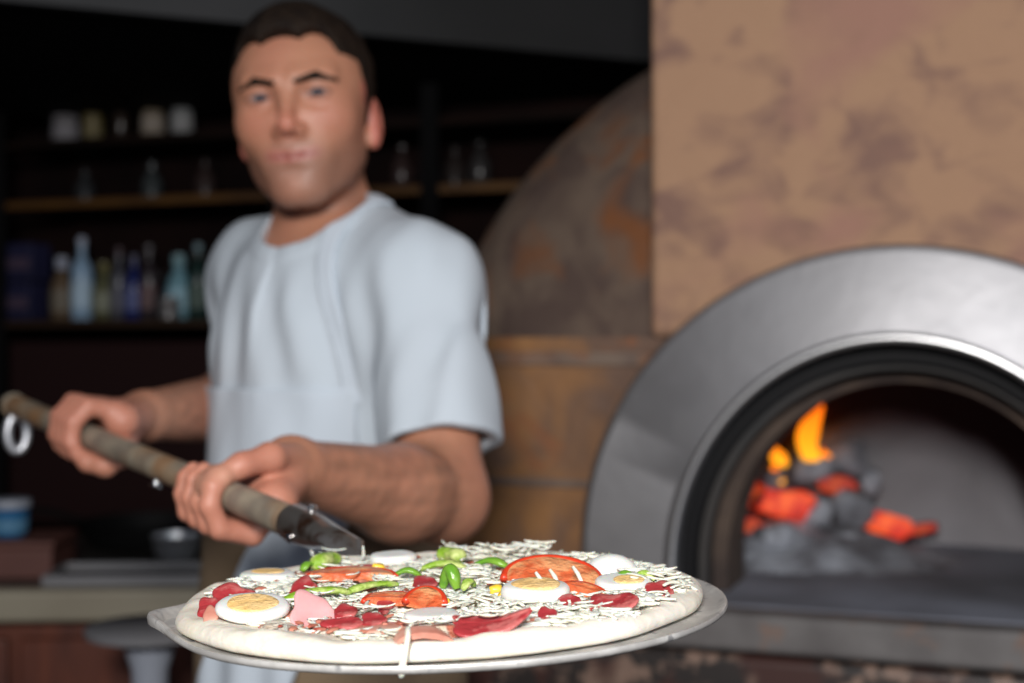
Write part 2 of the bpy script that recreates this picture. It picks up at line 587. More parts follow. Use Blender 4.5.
# vault behind the mouth
f_in = arch_pts(0.242, ZC, 1.05)
big = [(x * 1.95, 0.955 + (z - 0.955) * 1.30) for x, z in f_in]
obj('vault_front', arch_loft([(f_in, 0.212), (big, 0.212), (big, 0.222), (f_in, 0.222)]), M['firebrick'], oven)
secs = []
for j in range(14):
    a = (PI / 2) * j / 13
    s = max(math.cos(a), 0.002)
    secs.append(([(x * s, 0.955 + (z - 0.955) * s) for x, z in big], 0.222 + 0.47 * math.sin(a)))
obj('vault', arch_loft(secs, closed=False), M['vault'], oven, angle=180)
obj('hearth', MB().box(-0.55, 0.55, 0.0, 0.95, 0.9535, 0.966), M['hearth'], oven, bevel=0.004)
mb = MB().box(-0.62, 1.15, -0.060, -0.002, 0.915, 0.9655)
obj('ledge', mb, M['ledge'], oven, bevel=0.008)

# granite front below the ledge
g = thing('granite_counter', 'speckled brown and black granite counter front under the oven ledge', 'counter', R(OU, ON, 0), RZ)
obj('counter_front', MB().box(-0.6, 1.2, -0.075, -0.004, 0.0, 0.913), M['granite'], g, bevel=0.01)
obj('moulding', MB().box(0.06, 1.2, -0.10, -0.077, 0.800, 0.822), M['ledge'], g, bevel=0.006)

# ---- fire
frnd = random.Random(3)


def lump(sx, sy, sz, seed, detail=2):
    r_ = random.Random(seed)
    bm = bmesh.new()
    bmesh.ops.create_icosphere(bm, subdivisions=detail, radius=1)
    ph = [r_.uniform(0, 6) for _ in range(6)]
    for v in bm.verts:
        c = v.co
        d = 1 + 0.18 * math.sin(3.1 * c.x + ph[0]) * math.cos(2.7 * c.y + ph[1]) + 0.14 * math.sin(5.3 * c.z + ph[2] + 3 * c.x) + r_.uniform(-.07, .07)
        c2 = Vector([math.copysign(abs(q) ** 0.75, q) for q in c])
        v.co = Vector((c2.x * sx * d, c2.y * sy * d, c2.z * sz * d))
    out = ([tuple(v.co) for v in bm.verts], [tuple(v.index for v in f.verts) for f in bm.faces])
    bm.free()
    return out


def on_hearth(px, py, Y):
    return P(px, py, Y)


coals = [
    # px, py, Y, size, material, label
    (785, 503, 2.34, (.050, .032, .026), 'ember', 'brightest orange glowing charcoal log in the middle of the fire'),
    (838, 484, 2.42, (.036, .030, .018), 'ember_low', 'red glowing charcoal chunk right of the brightest ember'),
    (885, 524, 2.36, (.044, .030, .020), 'ember', 'red ember lying alone at the right foot of the fire'),
    (748, 528, 2.34, (.024, .030, .026), 'ember_low', 'dim red ember against the left wall of the oven mouth'),
    (752, 492, 2.40, (.022, .026, .026), 'ember_low', 'dark red ember high against the left oven wall'),
    (775, 538, 2.28, (.034, .028, .024), 'coal', 'ash-grey charcoal lump in front of the brightest ember'),
    (802, 543, 2.27, (.026, .024, .020), 'ash', 'pale ash-covered lump at the front of the fire'),
    (812, 470, 2.44, (.036, .034, .028), 'coal', 'dark charcoal lump below the tall flame'),
    (846, 462, 2.47, (.038, .036, .032), 'ash', 'pale grey charcoal at the top of the pile right of the flame'),
    (868, 482, 2.46, (.024, .026, .026), 'coal', 'black charcoal end right of the red chunk'),
    (852, 510, 2.36, (.036, .030, .030), 'ash', 'grey ash-coated lump between the two red embers'),
    (838, 540, 2.30, (.034, .026, .022), 'coal', 'dark charcoal lump at the front right of the fire'),
    (770, 477, 2.42, (.028, .028, .026), 'coal', 'charcoal lump under the two small flames'),
    (818, 512, 2.33, (.028, .026, .026), 'coal', 'charred lump just right of the brightest ember'),
    (860, 540, 2.32, (.024, .022, .018), 'coal', 'small charred piece behind the right front of the fire'),
    (920, 528, 2.40, (.030, .018, .010), 'ember_low', 'thin faint ember trailing off to the right'),
]
for i, (px, py, Y, s, mk, lab) in enumerate(coals):
    p = on_hearth(px, py, Y)
    vs_, fs_ = lump(*s, seed=i + 11)
    o = obj('charcoal_lump', (vs_, fs_), M[mk], loc=p, rot=(frnd.uniform(-.3, .3), frnd.uniform(-.3, .3), frnd.uniform(-.8, .3)), angle=180)
    tag(o, lab, 'charcoal', 'charcoal lumps in the oven fire')
# ash heap carrying the coals
vs, fs = [], []
nx, ny = 40, 30
for j in range(ny + 1):
    for i in range(nx + 1):
        x = -0.28 + 0.56 * i / nx
        y = -0.20 + 0.42 * j / ny
        r2 = ((x + 0.03) / 0.24) ** 2 + ((y - .02) / 0.19) ** 2
        z = 0.055 * max(0, 1 - r2) ** 1.1 + 0.007 * math.sin(41 * x + 3) * math.cos(37 * y) * (1 if r2 < 1.1 else 0)
        vs.append((x, y, max(z, 0.0) if r2 < 1.15 else -0.001))
for j in range(ny):
    for i in range(nx):
        a = j * (nx + 1) + i
        fs.append((a, a + 1, a + nx + 2, a + nx + 1))
ash = obj('ash_heap', (vs, fs), M['ash'], loc=R(-0.335, 2.36, 0.9665), rot=(0, 0, RZ), angle=180, fix=False)
tag(ash, 'heap of grey ash under the burning charcoal', 'ash', kind='stuff')


def flame(loc, h, wd, lean, label, seed, bends=1.0):
    n = 14
    pts, rad = [], []
    for i in range(n + 1):
        t = i / n
        pts.append((lean * (t ** 1.4) * h + bends * 0.22 * wd * math.sin(t * 5.2 + seed), 0.1 * wd * math.sin(3 * t + seed), t * h))
        rad.append(max(0.0006, wd * 0.5 * (math.sin(PI * min(1, (t * 0.86 + 0.16))) ** 0.9) * (1 - 0.5 * t) * (1 + .12 * math.sin(9 * t + seed))))
    o = obj('flame', MB().tube(pts, rad, seg=14, flat=0.6, up=(0, 1, 0)), M['flame'], loc=loc, angle=180)
    return tag(o, label, 'flame', 'flames over the charcoal')


flame(P(811, 463, 2.42), 0.108, 0.046, 0.10, 'tall curved yellow flame highest over the charcoal', 2.6)
flame(P(777, 482, 2.40), 0.032, 0.024, 0.0, 'small round flame lowest on the left of the fire', 0.5)
flame(P(777, 466, 2.405), 0.046, 0.032, -0.1, 'middle-sized orange flame left of the tall one', 1.0)
flame(P(822, 461, 2.43), 0.022, 0.022, 0.3, 'tiny flame lick at the right foot of the tall flame', 0.2)
flame(P(797, 424, 2.45), 0.032, 0.014, -0.1, 'faint thin flame tip left of the tall flame', 0.9)

# ================================================================== PEEL
PC = Vector((-0.039, 0.853, 1.1588))
TILT = 0.034          # left side slightly lower


def zt(x):
    return TILT * (x - PC.x)


peel = thing('pizza_peel', 'long-handled pizza peel with a round floured aluminium blade carrying the pizza', 'peel', PC)
HA = Vector((-0.149, 1.05, 1.181))
HB = Vector((-0.41, 1.45, 1.214))
HD = (HB - HA).normalized()


def blade_r(a):
    """outline: round with a blunt corner at the left"""
    r = 0.1660
    da = (a - math.radians(186) + PI) % (2 * PI) - PI
    r += 0.0095 * math.exp(-(da / 0.12) ** 2) - 0.003 * math.exp(-((abs(da) - 0.42) / 0.2) ** 2)
    return r


vs, fs = [], []
NA = 144
rings = [(0.0, 0.0015), (0.5, 0.0015), (0.9, 0.0015), (0.955, 0.0017), (0.975, 0.003), (0.99, 0.0045), (1.0, 0.0045), (1.004, 0.003), (1.0, 0.0012), (0.985, 0.0), (0.96, -0.001), (0.5, -0.001), (0.0, -0.001)]
for k, (fr, z) in enumerate(rings):
    for i in range(NA):
        a = 2 * PI * i / NA
        r = blade_r(a) * fr + 1e-5
        x, y = r * math.cos(a), r * math.sin(a)
        zz = z + TILT * x
        if fr > 0.97:
            zz += 0.0035 * math.exp(-(((a - math.radians(186) + PI) % (2 * PI) - PI) / 0.2) ** 2) * (1 if z > 0.002 else 0.3)
        vs.append((x, y, zz))
for k in range(len(rings) - 1):
    for i in range(NA):
        j = (i + 1) % NA
        fs.append((k * NA + i, k * NA + j, (k + 1) * NA + j, (k + 1) * NA + i))
obj('blade', (vs, fs), M['alu'], peel, angle=50)
# socket: flat tongue on the blade growing into a tube
hs = HA + HD * (-0.005)
tongue = [Vector((-0.095, 0.945, 1.1595)), Vector((-0.118, 0.990, 1.1605)), HA - HD * 0.055 + Vector((0, 0, .0005)), HA - HD * 0.03, HA - HD * 0.01, HA + HD * 0.012, HA + HD * 0.03]
obj('socket', MB().tube([p - PC for p in tongue], [0.016, 0.016, 0.0150, 0.0145, 0.0142, 0.0142, 0.0142], seg=24, flat=[0.09, 0.10, 0.3, 0.62, 0.9, 1, 1]), M['ferrule'], peel, angle=50)
hp = [HA + HD * t for t in (0.012, 0.05, 0.12, 0.2, 0.3, 0.4, 0.5, 0.6, 0.7, 0.8, 0.87)]
obj('handle', MB().tube([p - PC for p in hp], [0.0128, 0.0126, 0.0125, 0.0123, 0.0125, 0.0125, 0.0127, 0.0128, 0.013, 0.0135, 0.0135], seg=24), M['handle'], peel, angle=60)
obj('end_cap', MB().tube([p - PC for p in (HA + HD * .862, HA + HD * .875, HA + HD * .882)], [0.0148, 0.0148, 0.010], seg=20), M['handle'], peel, angle=40)
side = HD.cross(Vector((0, 0, 1))).normalized()


def bolt(t, ax, r=0.0042, l=0.0165):
    c = HA + HD * t - PC
    ax = ax.normalized()
    obj('bolt', MB().tube([c + ax * 0.006, c + ax * (l - .001), c + ax * l, c + ax * (l + .0012)], [r * .6, r * .6, r, r * 0.75], seg=14), M['bolt'], peel, angle=50)


bolt(0.004, Vector((0.2, -0.1, 1)))
bolt(0.005, -side * 0.9 + Vector((0, 0, -0.35)))
bolt(0.325, -side * 0.3 + Vector((0, 0, -1)), r=0.006, l=0.018)
# hanging ring at the far end
rp = []
cc = HA + HD * 0.86 + Vector((0.004, -0.004, -0.034)) - PC
for i in range(25):
    a = 2 * PI * i / 24
    rp.append(cc + Vector((0.010 * math.cos(a), 0.006 * math.cos(a), 0.022 * math.sin(a))))
obj('hanging_ring', MB().tube(rp, 0.0055, seg=8, up=(0.5, 1, 0), cap=False), M['chrome'], peel, angle=180)

# ================================================================== PIZZA
PZ = PC + Vector((-0.004, 0, 0.0022))
pizza = thing('pizza', 'uncooked pizza with a pale raw dough rim on the round peel blade', 'pizza', PZ)
RP = 0.1555


def pr(a):
    return RP + 0.0014 * math.sin(3 * a + 1) + 0.0010 * math.sin(7 * a + 2) + 0.0007 * math.sin(13 * a)


prof = [(0.0, 0.006), (0.4, 0.0065), (0.75, 0.0075), (0.83, 0.0085), (0.875, 0.0095), (0.91, 0.0112), (0.945, 0.0118), (0.975, 0.0104), (0.994, 0.0072), (1.0, 0.0045), (0.992, 0.0012), (0.97, 0.0), (0.5, 0.0), (0.0, 0.0)]
vs, fs = [], []
NA = 180
for k, (fr, z) in enumerate(prof):
    for i in range(NA):
        a = 2 * PI * i / NA
        r = pr(a) * fr + 1e-5
        if 0.8 < fr < 0.96:
            r += 0.0012 * math.sin(5 * a + 3 * fr * 9)
            z_ = z + 0.0011 * math.sin(6 * a + 2) + 0.0008 * math.sin(15 * a + 9 * fr) + 0.0005 * math.sin(31 * a)
        else:
            z_ = z
        # thin rim at the left where the dough flattens out
        x, y = r * math.cos(a), r * math.sin(a)
        vs.append((x, y, z_ + TILT * x))
for k in range(len(prof) - 1):
    for i in range(NA):
        j = (i + 1) % NA
        fs.append((k * NA + i, k * NA + j, (k + 1) * NA + j, (k + 1) * NA + i))
obj('dough', (vs, fs), M['dough'], pizza, angle=180, sub=1)
vs, fs = [], []
nr = 30
for k in range(nr + 1):
    for i in range(NA):
        a = 2 * PI * i / NA
        r = (0.132 + 0.003 * math.sin(5 * a) + 0.002 * math.sin(11 * a + 1)) * k / nr + 1e-5
        x, y = r * math.cos(a), r * math.sin(a)
        e_ = 1 if k < nr else 0
        z = 0.0086 + (0.0012 * math.sin(90 * x + 20 * y) * math.cos(80 * y - 30 * x) + 0.0008 * math.sin(210 * x) * math.sin(190 * y)) * e_ - (0.003 if k == nr else 0) + (0.0025 if k > nr * .85 and k < nr else 0)
        vs.append((x, y, z + TILT * x))
for k in range(nr):
    for i in range(NA):
        j = (i + 1) % NA
        fs.append((k * NA + i, k * NA + j, (k + 1) * NA + j, (k + 1) * NA + i))
obj('sauce', (vs, fs), M['sauce'], pizza, angle=180)
ZTOP = PZ.z + 0.0095       # topping level


def pz(px, py, dz=0.0):
    """world point on the topping plane seen at px, py"""
    z = ZTOP + dz
    for _ in range(3):
        Y = (CAMZ - z) * FPX / (py - 341.5)
        X = (px - 512) / FPX * Y
        z = ZTOP + dz + zt(X)
    return Vector((X, Y, z))


def disc(rx, ry, th, seg=36, a0=0, a1=2 * PI, wob=0.03, bend=0.0, seed=0, edge=0.35):
    """a disc (or sector) slice with rounded edge, bent about x"""
    r_ = random.Random(seed)
    ph = [r_.uniform(0, 6) for _ in range(4)]
    full = abs(a1 - a0 - 2 * PI) < 1e-6
    mb = MB()
    pf = [(0.0, th), (0.35, th * 1.02), (0.7, th), (0.9, th * 0.93), (0.98, th * .72), (1.0, th * 0.45), (0.98, th * .15), (0.9, 0), (0.5, 0), (0.0, 0)]
    n = seg if full else seg + 1
    for k, (fr, z) in enumerate(pf):
        for i in range(n):
            a = a0 + (a1 - a0) * i / seg
            f_ = fr * (1 + wob * math.sin(3 * a + ph[0]) + wob * .6 * math.sin(5 * a + ph[1]))
            x, y = rx * f_ * math.cos(a), ry * f_ * math.sin(a)
            zz = z + bend * (x * x) / max(rx, 1e-4) + 0.06 * th * math.sin(180 * x + ph[2])
            mb.v.append((x, y, zz))
    for k in range(len(pf) - 1):
        for i in range(n if full else n - 1):
            j = (i + 1) % n
            mb.f.append((k * n + i, k * n + j, (k + 1) * n + j, (k + 1) * n + i))
    if not full:
        m_ = len(pf)
        mb.f.append(tuple(k * n for k in range(m_)))
        mb.f.append(tuple(k * n + n - 1 for k in reversed(range(m_))))
    return mb


EGG = 'boiled egg slices on the pizza'


def egg(px, py, r, lab, tilt=(0, 0), rz=0, yolk=0.62, th=0.006, sy=0.86, dz=0.001, off=0.0):
    p = pz(px, py, dz)
    o = obj('egg_slice', disc(r, r * sy, th, wob=0.012, seed=int(px)), M['egg_white'], loc=p, rot=(tilt[0], tilt[1], rz), angle=60)
    tag(o, lab, 'egg', EGG)
    if yolk:
        y = disc(r * yolk, r * sy * yolk, th * 0.35, wob=0.02, seed=int(px) + 1)
        obj('yolk', y, M['yolk'], o, loc=(off, -abs(off), th * 0.80), angle=60)
    return o


egg(253, 612, 0.0205, 'boiled egg slice with a whole round yolk at the left edge of the pizza', tilt=(0.22, 0.03), dz=0.0045, th=0.0055, yolk=0.70)
egg(268, 579, 0.018, 'egg slice with a faint yolk under cheese at the back left rim', tilt=(0.02, 0), dz=0.001, yolk=0.6, th=0.005)
egg(393, 562, 0.016, 'plain white egg slice at the back of the pizza near the handle', tilt=(0.05, 0), yolk=0, dz=0.002)
egg(536, 598, 0.0195, 'egg slice with a flat yellow yolk just in front of the large tomato slice', tilt=(0.10, -0.02), dz=0.004, yolk=0.72, th=0.008)
egg(623, 588, 0.0165, 'small egg slice half buried in cheese below the upright white egg end', tilt=(0.15, 0), dz=0.003, yolk=0.55, off=0.003)
egg(432, 619, 0.0150, 'white egg sliver with no yolk behind the curled brown ham', tilt=(0.05, 0), yolk=0, dz=0.001, th=0.004)
# egg end (cap)
mb = MB()
pf = [(0.0165 * math.cos(b), 0.014 * math.sin(b)) for b in [PI / 2 * i / 10 for i in range(11)]]
mb.lathe([(0.001, 0)] + pf[:-1] + [(0.0005, 0.014)], seg=32, sx=1.06, sy=0.85)
o = obj('egg_slice', mb, M['egg_white'], loc=pz(612, 577, 0.003), rot=(0.30, 0.08, 0), angle=180)
tag(o, 'smooth white rounded end of a boiled egg standing highest at the right rear', 'egg', EGG)


def tomato(px, py, rx, ry, lab, a0=0, a1=PI, tilt=(0, 0), rz=0, bend=0, dz=0.002, th=0.005):
    p = pz(px, py, dz)
    o = obj('tomato_slice', disc(rx, ry, th, a0=a0, a1=a1, seed=int(px), bend=bend), M['tomato'], loc=p, rot=(tilt[0], tilt[1], rz), angle=50)
    tag(o, lab, 'tomato', 'tomato slices on the pizza')
    n = 26
    pts = []
    for i in range(n + 1):
        a = a0 + (a1 - a0) * i / n
        x, y = rx * 1.0 * math.cos(a), ry * 1.0 * math.sin(a)
        pts.append((x, y, th * .5 + bend * x * x / rx))
    obj('skin', MB().tube(pts, th * 0.40, seg=8), M['tomato_skin'], o, angle=180)
    return o


tomato(352, 581, 0.027, 0.018, 'long orange-red tomato slice near the handle side', a0=0.0, a1=PI, tilt=(0.12, 0), rz=0.02, dz=0.003)
tomato(552, 585, 0.0285, 0.024, 'largest bright red tomato slice arching up in the middle right', a0=-0.1, a1=PI + 0.1, tilt=(0.42, 0.06), rz=-0.08, dz=0.004, th=0.006)
tomato(392, 606, 0.0155, 0.013, 'pale orange tomato wedge in the centre of the pizza', a0=0, a1=PI, tilt=(0.15, 0), rz=0.1, dz=0.003)
tomato(424, 609, 0.0105, 0.016, 'small deep red tomato chunk touching the pale orange wedge', a0=0.2, a1=PI, tilt=(0.35, 0.1), rz=-0.1, dz=0.003, th=0.006)
tomato(583, 596, 0.0125, 0.009, 'thin orange tomato piece under the right end of the largest slice', a0=0, a1=PI, tilt=(0.25, 0.2), rz=-0.3, dz=0.003)


def strip(name, cat, grp, px0, py0, px1, py1, lab, m, r=0.003, arch=0.004, sag=0.0, dz=0.004, flat=0.55):
    a, b = pz(px0, py0, dz), pz(px1, py1, dz)
    mid = (a + b) / 2
    sd_ = Vector((-(b - a).y, (b - a).x, 0)).normalized()
    n = 12
    pts = []
    rad = []
    for i in range(n + 1):
        t = i / n
        s = math.sin(PI * t)
        pts.append(a.lerp(b, t) + Vector((0, 0, arch * s)) + sd_ * sag * s - mid)
        rad.append(r * (0.55 + 0.45 * min(1, 6 * min(t, 1 - t) + .1)) * (1 + 0.1 * math.sin(7 * t + px0)))
    o = obj(name, MB().tube(pts, rad, seg=10, flat=flat), m, loc=mid, angle=70)
    return tag(o, lab, cat, grp)


GP = 'green pepper pieces on the pizza'


def pep(*a, **k):
    return strip('pepper_strip', 'pepper', GP, *a, **k)


pep(284, 600, 350, 592, 'long pale green pepper strip left of centre behind the pink ham', M['pepper'], r=0.0042, arch=0.003)
pep(346, 592, 397, 584, 'pale green pepper strip carrying on from the long strip towards the middle', M['pepper'], r=0.0036, arch=0.002)
pep(314, 566, 337, 559, 'chunky bright green pepper piece nearest the peel socket', M['pepper'], r=0.0062, arch=0.002, dz=0.006, flat=0.8)
pep(302, 571, 314, 568, 'tiny dark green pepper bit left of the chunk by the socket', M['pepper_dark'], r=0.003)
pep(393, 577, 421, 576, 'dark green pepper strip left of the middle at the back', M['pepper_dark'], r=0.0034)
pep(441, 555, 462, 558, 'bright green rounded pepper piece standing highest at the back', M['pepper'], r=0.0062, arch=0.002, dz=0.008, flat=0.75)
pep(419, 570, 469, 569, 'long green pepper strip under the highest green piece', M['pepper'], r=0.0040)
pep(474, 566, 508, 567, 'dark glossy green pepper strip right of the highest green piece', M['pepper_dark'], r=0.0040, dz=0.005)
pep(443, 587, 457, 589, 'dark green curled pepper hook in the middle', M['pepper_dark'], r=0.0040, arch=0.011, dz=0.003, flat=0.9)
pep(614, 581, 636, 579, 'dark green pepper strip in front of the white egg end', M['pepper_dark'], r=0.0032, dz=0.006)
pep(634, 579, 655, 580, 'short olive green pepper strip at the right of the egg end', M['pepper'], r=0.0030, dz=0.006)
pep(562, 567, 576, 566, 'tiny green pepper bit at the back left of the egg end', M['pepper'], r=0.0042, dz=0.005)
pep(463, 590, 474, 586, 'tiny pale green pepper bit right of the curled hook', M['pepper'], r=0.0030, dz=0.004)

MT = 'sliced meats on the pizza'


def meat(px, py, rx, ry, lab, mk='salami', a0=0, a1=2 * PI, tilt=(0.1, 0), rz=0, bend=0, dz=0.002, th=0.002, name='salami_slice', cat='salami'):
    o = obj(name, disc(rx, ry, th, a0=a0, a1=a1, seed=int(px + py), bend=bend, wob=0.13), M[mk], loc=pz(px, py, dz), rot=(tilt[0], tilt[1], rz), angle=60)
    return tag(o, lab, cat, MT)


meat(488, 627, 0.0205, 0.0125, 'largest dark red salami slice at the front of the pizza', tilt=(0.30, -0.10), bend=0.22, dz=0.0035, th=0.0025, a0=PI, a1=2 * PI)
meat(487, 625, 0.0195, 0.010, 'dark red salami half lying behind the largest front slice', tilt=(0.2, -0.10), bend=0.2, dz=0.003, a0=0, a1=PI)
meat(232, 599, 0.0125, 0.012, 'crimson salami piece at the back of the left egg slice', tilt=(0.55, 0.10), dz=0.003, rz=-0.1, th=0.0025)
meat(303, 590, 0.0085, 0.012, 'dark red salami piece left of the long tomato slice', tilt=(0.45, -0.2), dz=0.003)
meat(612, 608, 0.0135, 0.013, 'red salami slice with one raised end at the right front', tilt=(0.32, -0.16), bend=0.2, dz=0.003, th=0.0025)
meat(569, 605, 0.0060, 0.010, 'small dark salami edge right of the flat yellow egg slice', tilt=(0.4, -0.3), dz=0.003)
meat(660, 592, 0.0085, 0.010, 'dark red salami bits poking from the cheese at the right rim', tilt=(0.4, 0.1), dz=0.003)
meat(345, 613, 0.0065, 0.008, 'small red salami piece in the middle of the front left cheese', tilt=(0.3, 0), dz=0.003)
meat(373, 622, 0.0065, 0.009, 'small dark red salami piece left of the curled brown ham', tilt=(0.3, 0), dz=0.003)
meat(343, 625, 0.0115, 0.006, 'thin dark red salami sliver near the front rim left of centre', tilt=(0.3, 0), dz=0.003)
meat(368, 572, 0.0075, 0.008, 'dark salami bit behind the long tomato slice', tilt=(0.3, 0), dz=0.003)
meat(424, 585, 0.0075, 0.010, 'brown-red salami piece behind the small deep red tomato', tilt=(0.3, 0), dz=0.003)
meat(385, 608, 0.0045, 0.008, 'tiny red salami bit in front of the pale orange tomato', tilt=(0.3, 0), dz=0.003)
meat(208, 609, 0.0060, 0.010, 'small browned salami bit farthest left on the pizza', tilt=(0.5, 0), dz=0.003)
meat(211, 617, 0.0045, 0.008, 'small orange-brown salami crumb left of the egg slice', 'ham_brown', tilt=(0.5, 0), dz=0.003)
meat(547, 617, 0.0050, 0.008, 'tiny red salami bit right of the largest front slice', tilt=(0.4, 0), dz=0.003)
meat(311, 617, 0.0125, 0.017, 'pale pink ham piece standing up right of the yolk egg slice', 'ham', tilt=(0.62, 0.18), rz=0.25, bend=0.15, dz=0.002, th=0.003, name='ham_piece', cat='ham')
meat(424, 638, 0.0150, 0.014, 'brown-pink curled ham slice at the very front of the pizza', 'ham_brown', a0=0.1, a1=PI - .1, tilt=(0.15, 0), rz=0.15, bend=-0.35, dz=0.0035, th=0.003, name='ham_piece', cat='ham')
meat(380, 629, 0.0200, 0.010, 'flat pale brown ham slice left of the curled ham', 'ham_brown', tilt=(0.06, 0), rz=-0.1, dz=0.0005, th=0.002, name='ham_piece', cat='ham')
meat(300, 617, 0.0085, 0.009, 'browned ham bit under the pink upright ham piece', 'ham_brown', tilt=(0.2, 0), dz=0.001, name='ham_piece', cat='ham')


def corn(px, py, s, lab):
    vs_, fs_ = lump(s, s * .8, s * .7, int(px), 2)
    o = obj('corn_kernel', (vs_, fs_), M['corn'], loc=pz(px, py, 0.005), angle=180)
    tag(o, lab, 'corn', 'yellow corn kernels on the pizza')


corn(378, 568, 0.0042, 'yellow corn kernel at the back beside the plain egg slice')
corn(496, 590, 0.0044, 'bright yellow corn kernel left of the largest tomato slice')
corn(504, 595, 0.0034, 'yellow corn kernel touching the egg slice in front of the large tomato')
corn(445, 602, 0.0028, 'small yellow corn kernel in front of the curled green pepper')

# grated cheese: nobody could count it
crnd = random.Random(21)
mb = MB()


def shred(c, ang, L, r, curl, lift, tiltz=0.0):
    n = 6
    pts = []
    a = ang
    p = Vector((0, 0, 0))
    for i in range(n + 1):
        pts.append(p.copy())
        a += curl / n
        p = p + Vector((math.cos(a), math.sin(a), tiltz + lift * math.cos(PI * (i + .5) / n))) * (L / n)
    mid = sum(pts, Vector()) / len(pts)
    mb.tube([c + q - mid for q in pts], [r * .6] + [r] * (n - 1) + [r * .6], seg=5, flat=0.6)


# areas kept almost free, so the toppings show: (px,py) -> (radius x, radius y)
KEEP = [(253, 612, .022, .026), (352, 580, .026, .020), (392, 604, .014, .014), (424, 606, .011, .014), (552, 580, .028, .02), (487, 631, .021, .018), (311, 610, .012, .014),
        (612, 572, .018, .016), (318, 595, .026, .008), (372, 588, .020, .007), (232, 596, .013, .010), (612, 605, .013, .010), (424, 634, .014, .010), (536, 596, .018, .016),
        (490, 566, .013, .008), (445, 569, .018, .01), (325, 562, .012, .012), (450, 584, .008, .010), (405, 577, .011, .008), (497, 590, .007, .008), (634, 579, .016, .008),
        (345, 612, .008, .008), (373, 620, .008, .008), (452, 556, .01, .01), (303, 588, .008, .01)]
KP = [(pz(a, b), rx, ry) for a, b, rx, ry in KEEP]
cnt = 0
while cnt < 2500:
    a = crnd.uniform(0, 2 * PI)
    r = 0.137 * math.sqrt(crnd.random())
    x, y = PC.x + r * math.cos(a), PC.y + r * math.sin(a)
    near = any(((x - p.x) / rx) ** 2 + ((y - p.y) / ry) ** 2 < 1 for p, rx, ry in KP)
    if near and crnd.random() > 0.07:
        continue
    # thin out in the reddish front left
    if x < 0.0 and y < 0.80 and crnd.random() < 0.6:
        continue
    back_right = max(0, min(1, (x + 0.02) / 0.1)) * 1.0
    lift = crnd.uniform(-0.0014, 0.0020) + back_right * crnd.uniform(0, 0.004)
    if near:
        lift += 0.004
    z = ZTOP + zt(x) + lift
    shred(Vector((x, y, z)), crnd.uniform(0, 2 * PI), crnd.uniform(0.010, 0.026), crnd.uniform(0.0009, 0.0018), crnd.uniform(-3.2, 3.2), crnd.uniform(-.15, .15))
    cnt += 1
# piled shreds at the back right, over the right rim, and tufts
for (px, py, k, h, s) in ((515, 562, 60, 0.013, 0.020), (650, 588, 70, 0.010, 0.018), (678, 592, 60, 0.006, 0.012), (590, 571, 30, 0.011, 0.012), (480, 560, 30, 0.010, 0.014), (240, 585, 30, 0.006, 0.012), (215, 600, 16, 0.005, 0.008), (560, 612, 90, 0.006, 0.03),
                      (600, 622, 50, 0.005, 0.016), (330, 567, 10, 0.006, 0.01), (470, 580, 60, 0.007, 0.02), (470, 608, 60, 0.005, 0.02)):
    c = pz(px, py)
    for _ in range(k):
        q = Vector((c.x + crnd.gauss(0, s * .6), c.y + crnd.gauss(0, s * .6), 0))
        if (q - Vector((PC.x, PC.y, 0))).length > 0.140:
            continue
        q.z = ZTOP + zt(q.x) + crnd.uniform(0.001, h)
        shred(q, crnd.uniform(0, 2 * PI), crnd.uniform(0.010, 0.026), crnd.uniform(0.0008, 0.0016), crnd.uniform(-2.6, 2.6), crnd.uniform(-.4, .4))
# single upright shred and the strand dripping over the front rim
c = pz(363, 565)
mb.tube([c, c + Vector((.0005, 0, .006)), c + Vector((0, 0, .013))], [.0013, .0012, .0006], seg=6)
d0 = Vector((PC.x - 0.0135, PC.y - 0.135, ZTOP + .004))
mb.tube([d0, d0 + Vector((0.001, -0.013, 0.003)), d0 + Vector((0.0015, -0.0215, 0.001)), d0 + Vector((0.0008, -0.0255, -0.005)), d0 + Vector((-0.0005, -0.0262, -0.011)), d0 + Vector((-0.001, -0.0265, -0.0155)), d0 + Vector((-0.0015, -0.0265, -0.018))],
        [.0016, .0014, .0015, .0015, .0020, .0024, .0012], seg=8)
for (px, py) in ((555, 577), (578, 574), (541, 580)):
    c = pz(px, py, 0.013)
    mb.tube([c + Vector((-.003, .002, .004)), c, c + Vector((.003, -.008, -.006))], [.001, .0014, .001], seg=6)
# loose shreds lying over the toppings
for p, rx, ry in KP:
    for _ in range(5):
        q = p + Vector((crnd.uniform(-1, 1) * rx * .8, crnd.uniform(-1, 1) * ry * .8, crnd.uniform(0.0055, 0.0085)))
        shred(q, crnd.uniform(0, 2 * PI), crnd.uniform(0.010, 0.020), crnd.uniform(0.0007, 0.0012), crnd.uniform(-2, 2), crnd.uniform(-.5, .1))
o = obj('grated_cheese', mb, M['cheese'], angle=180, fix=False)
tag(o, 'grated white cheese strewn over the whole pizza', 'cheese', kind='stuff')
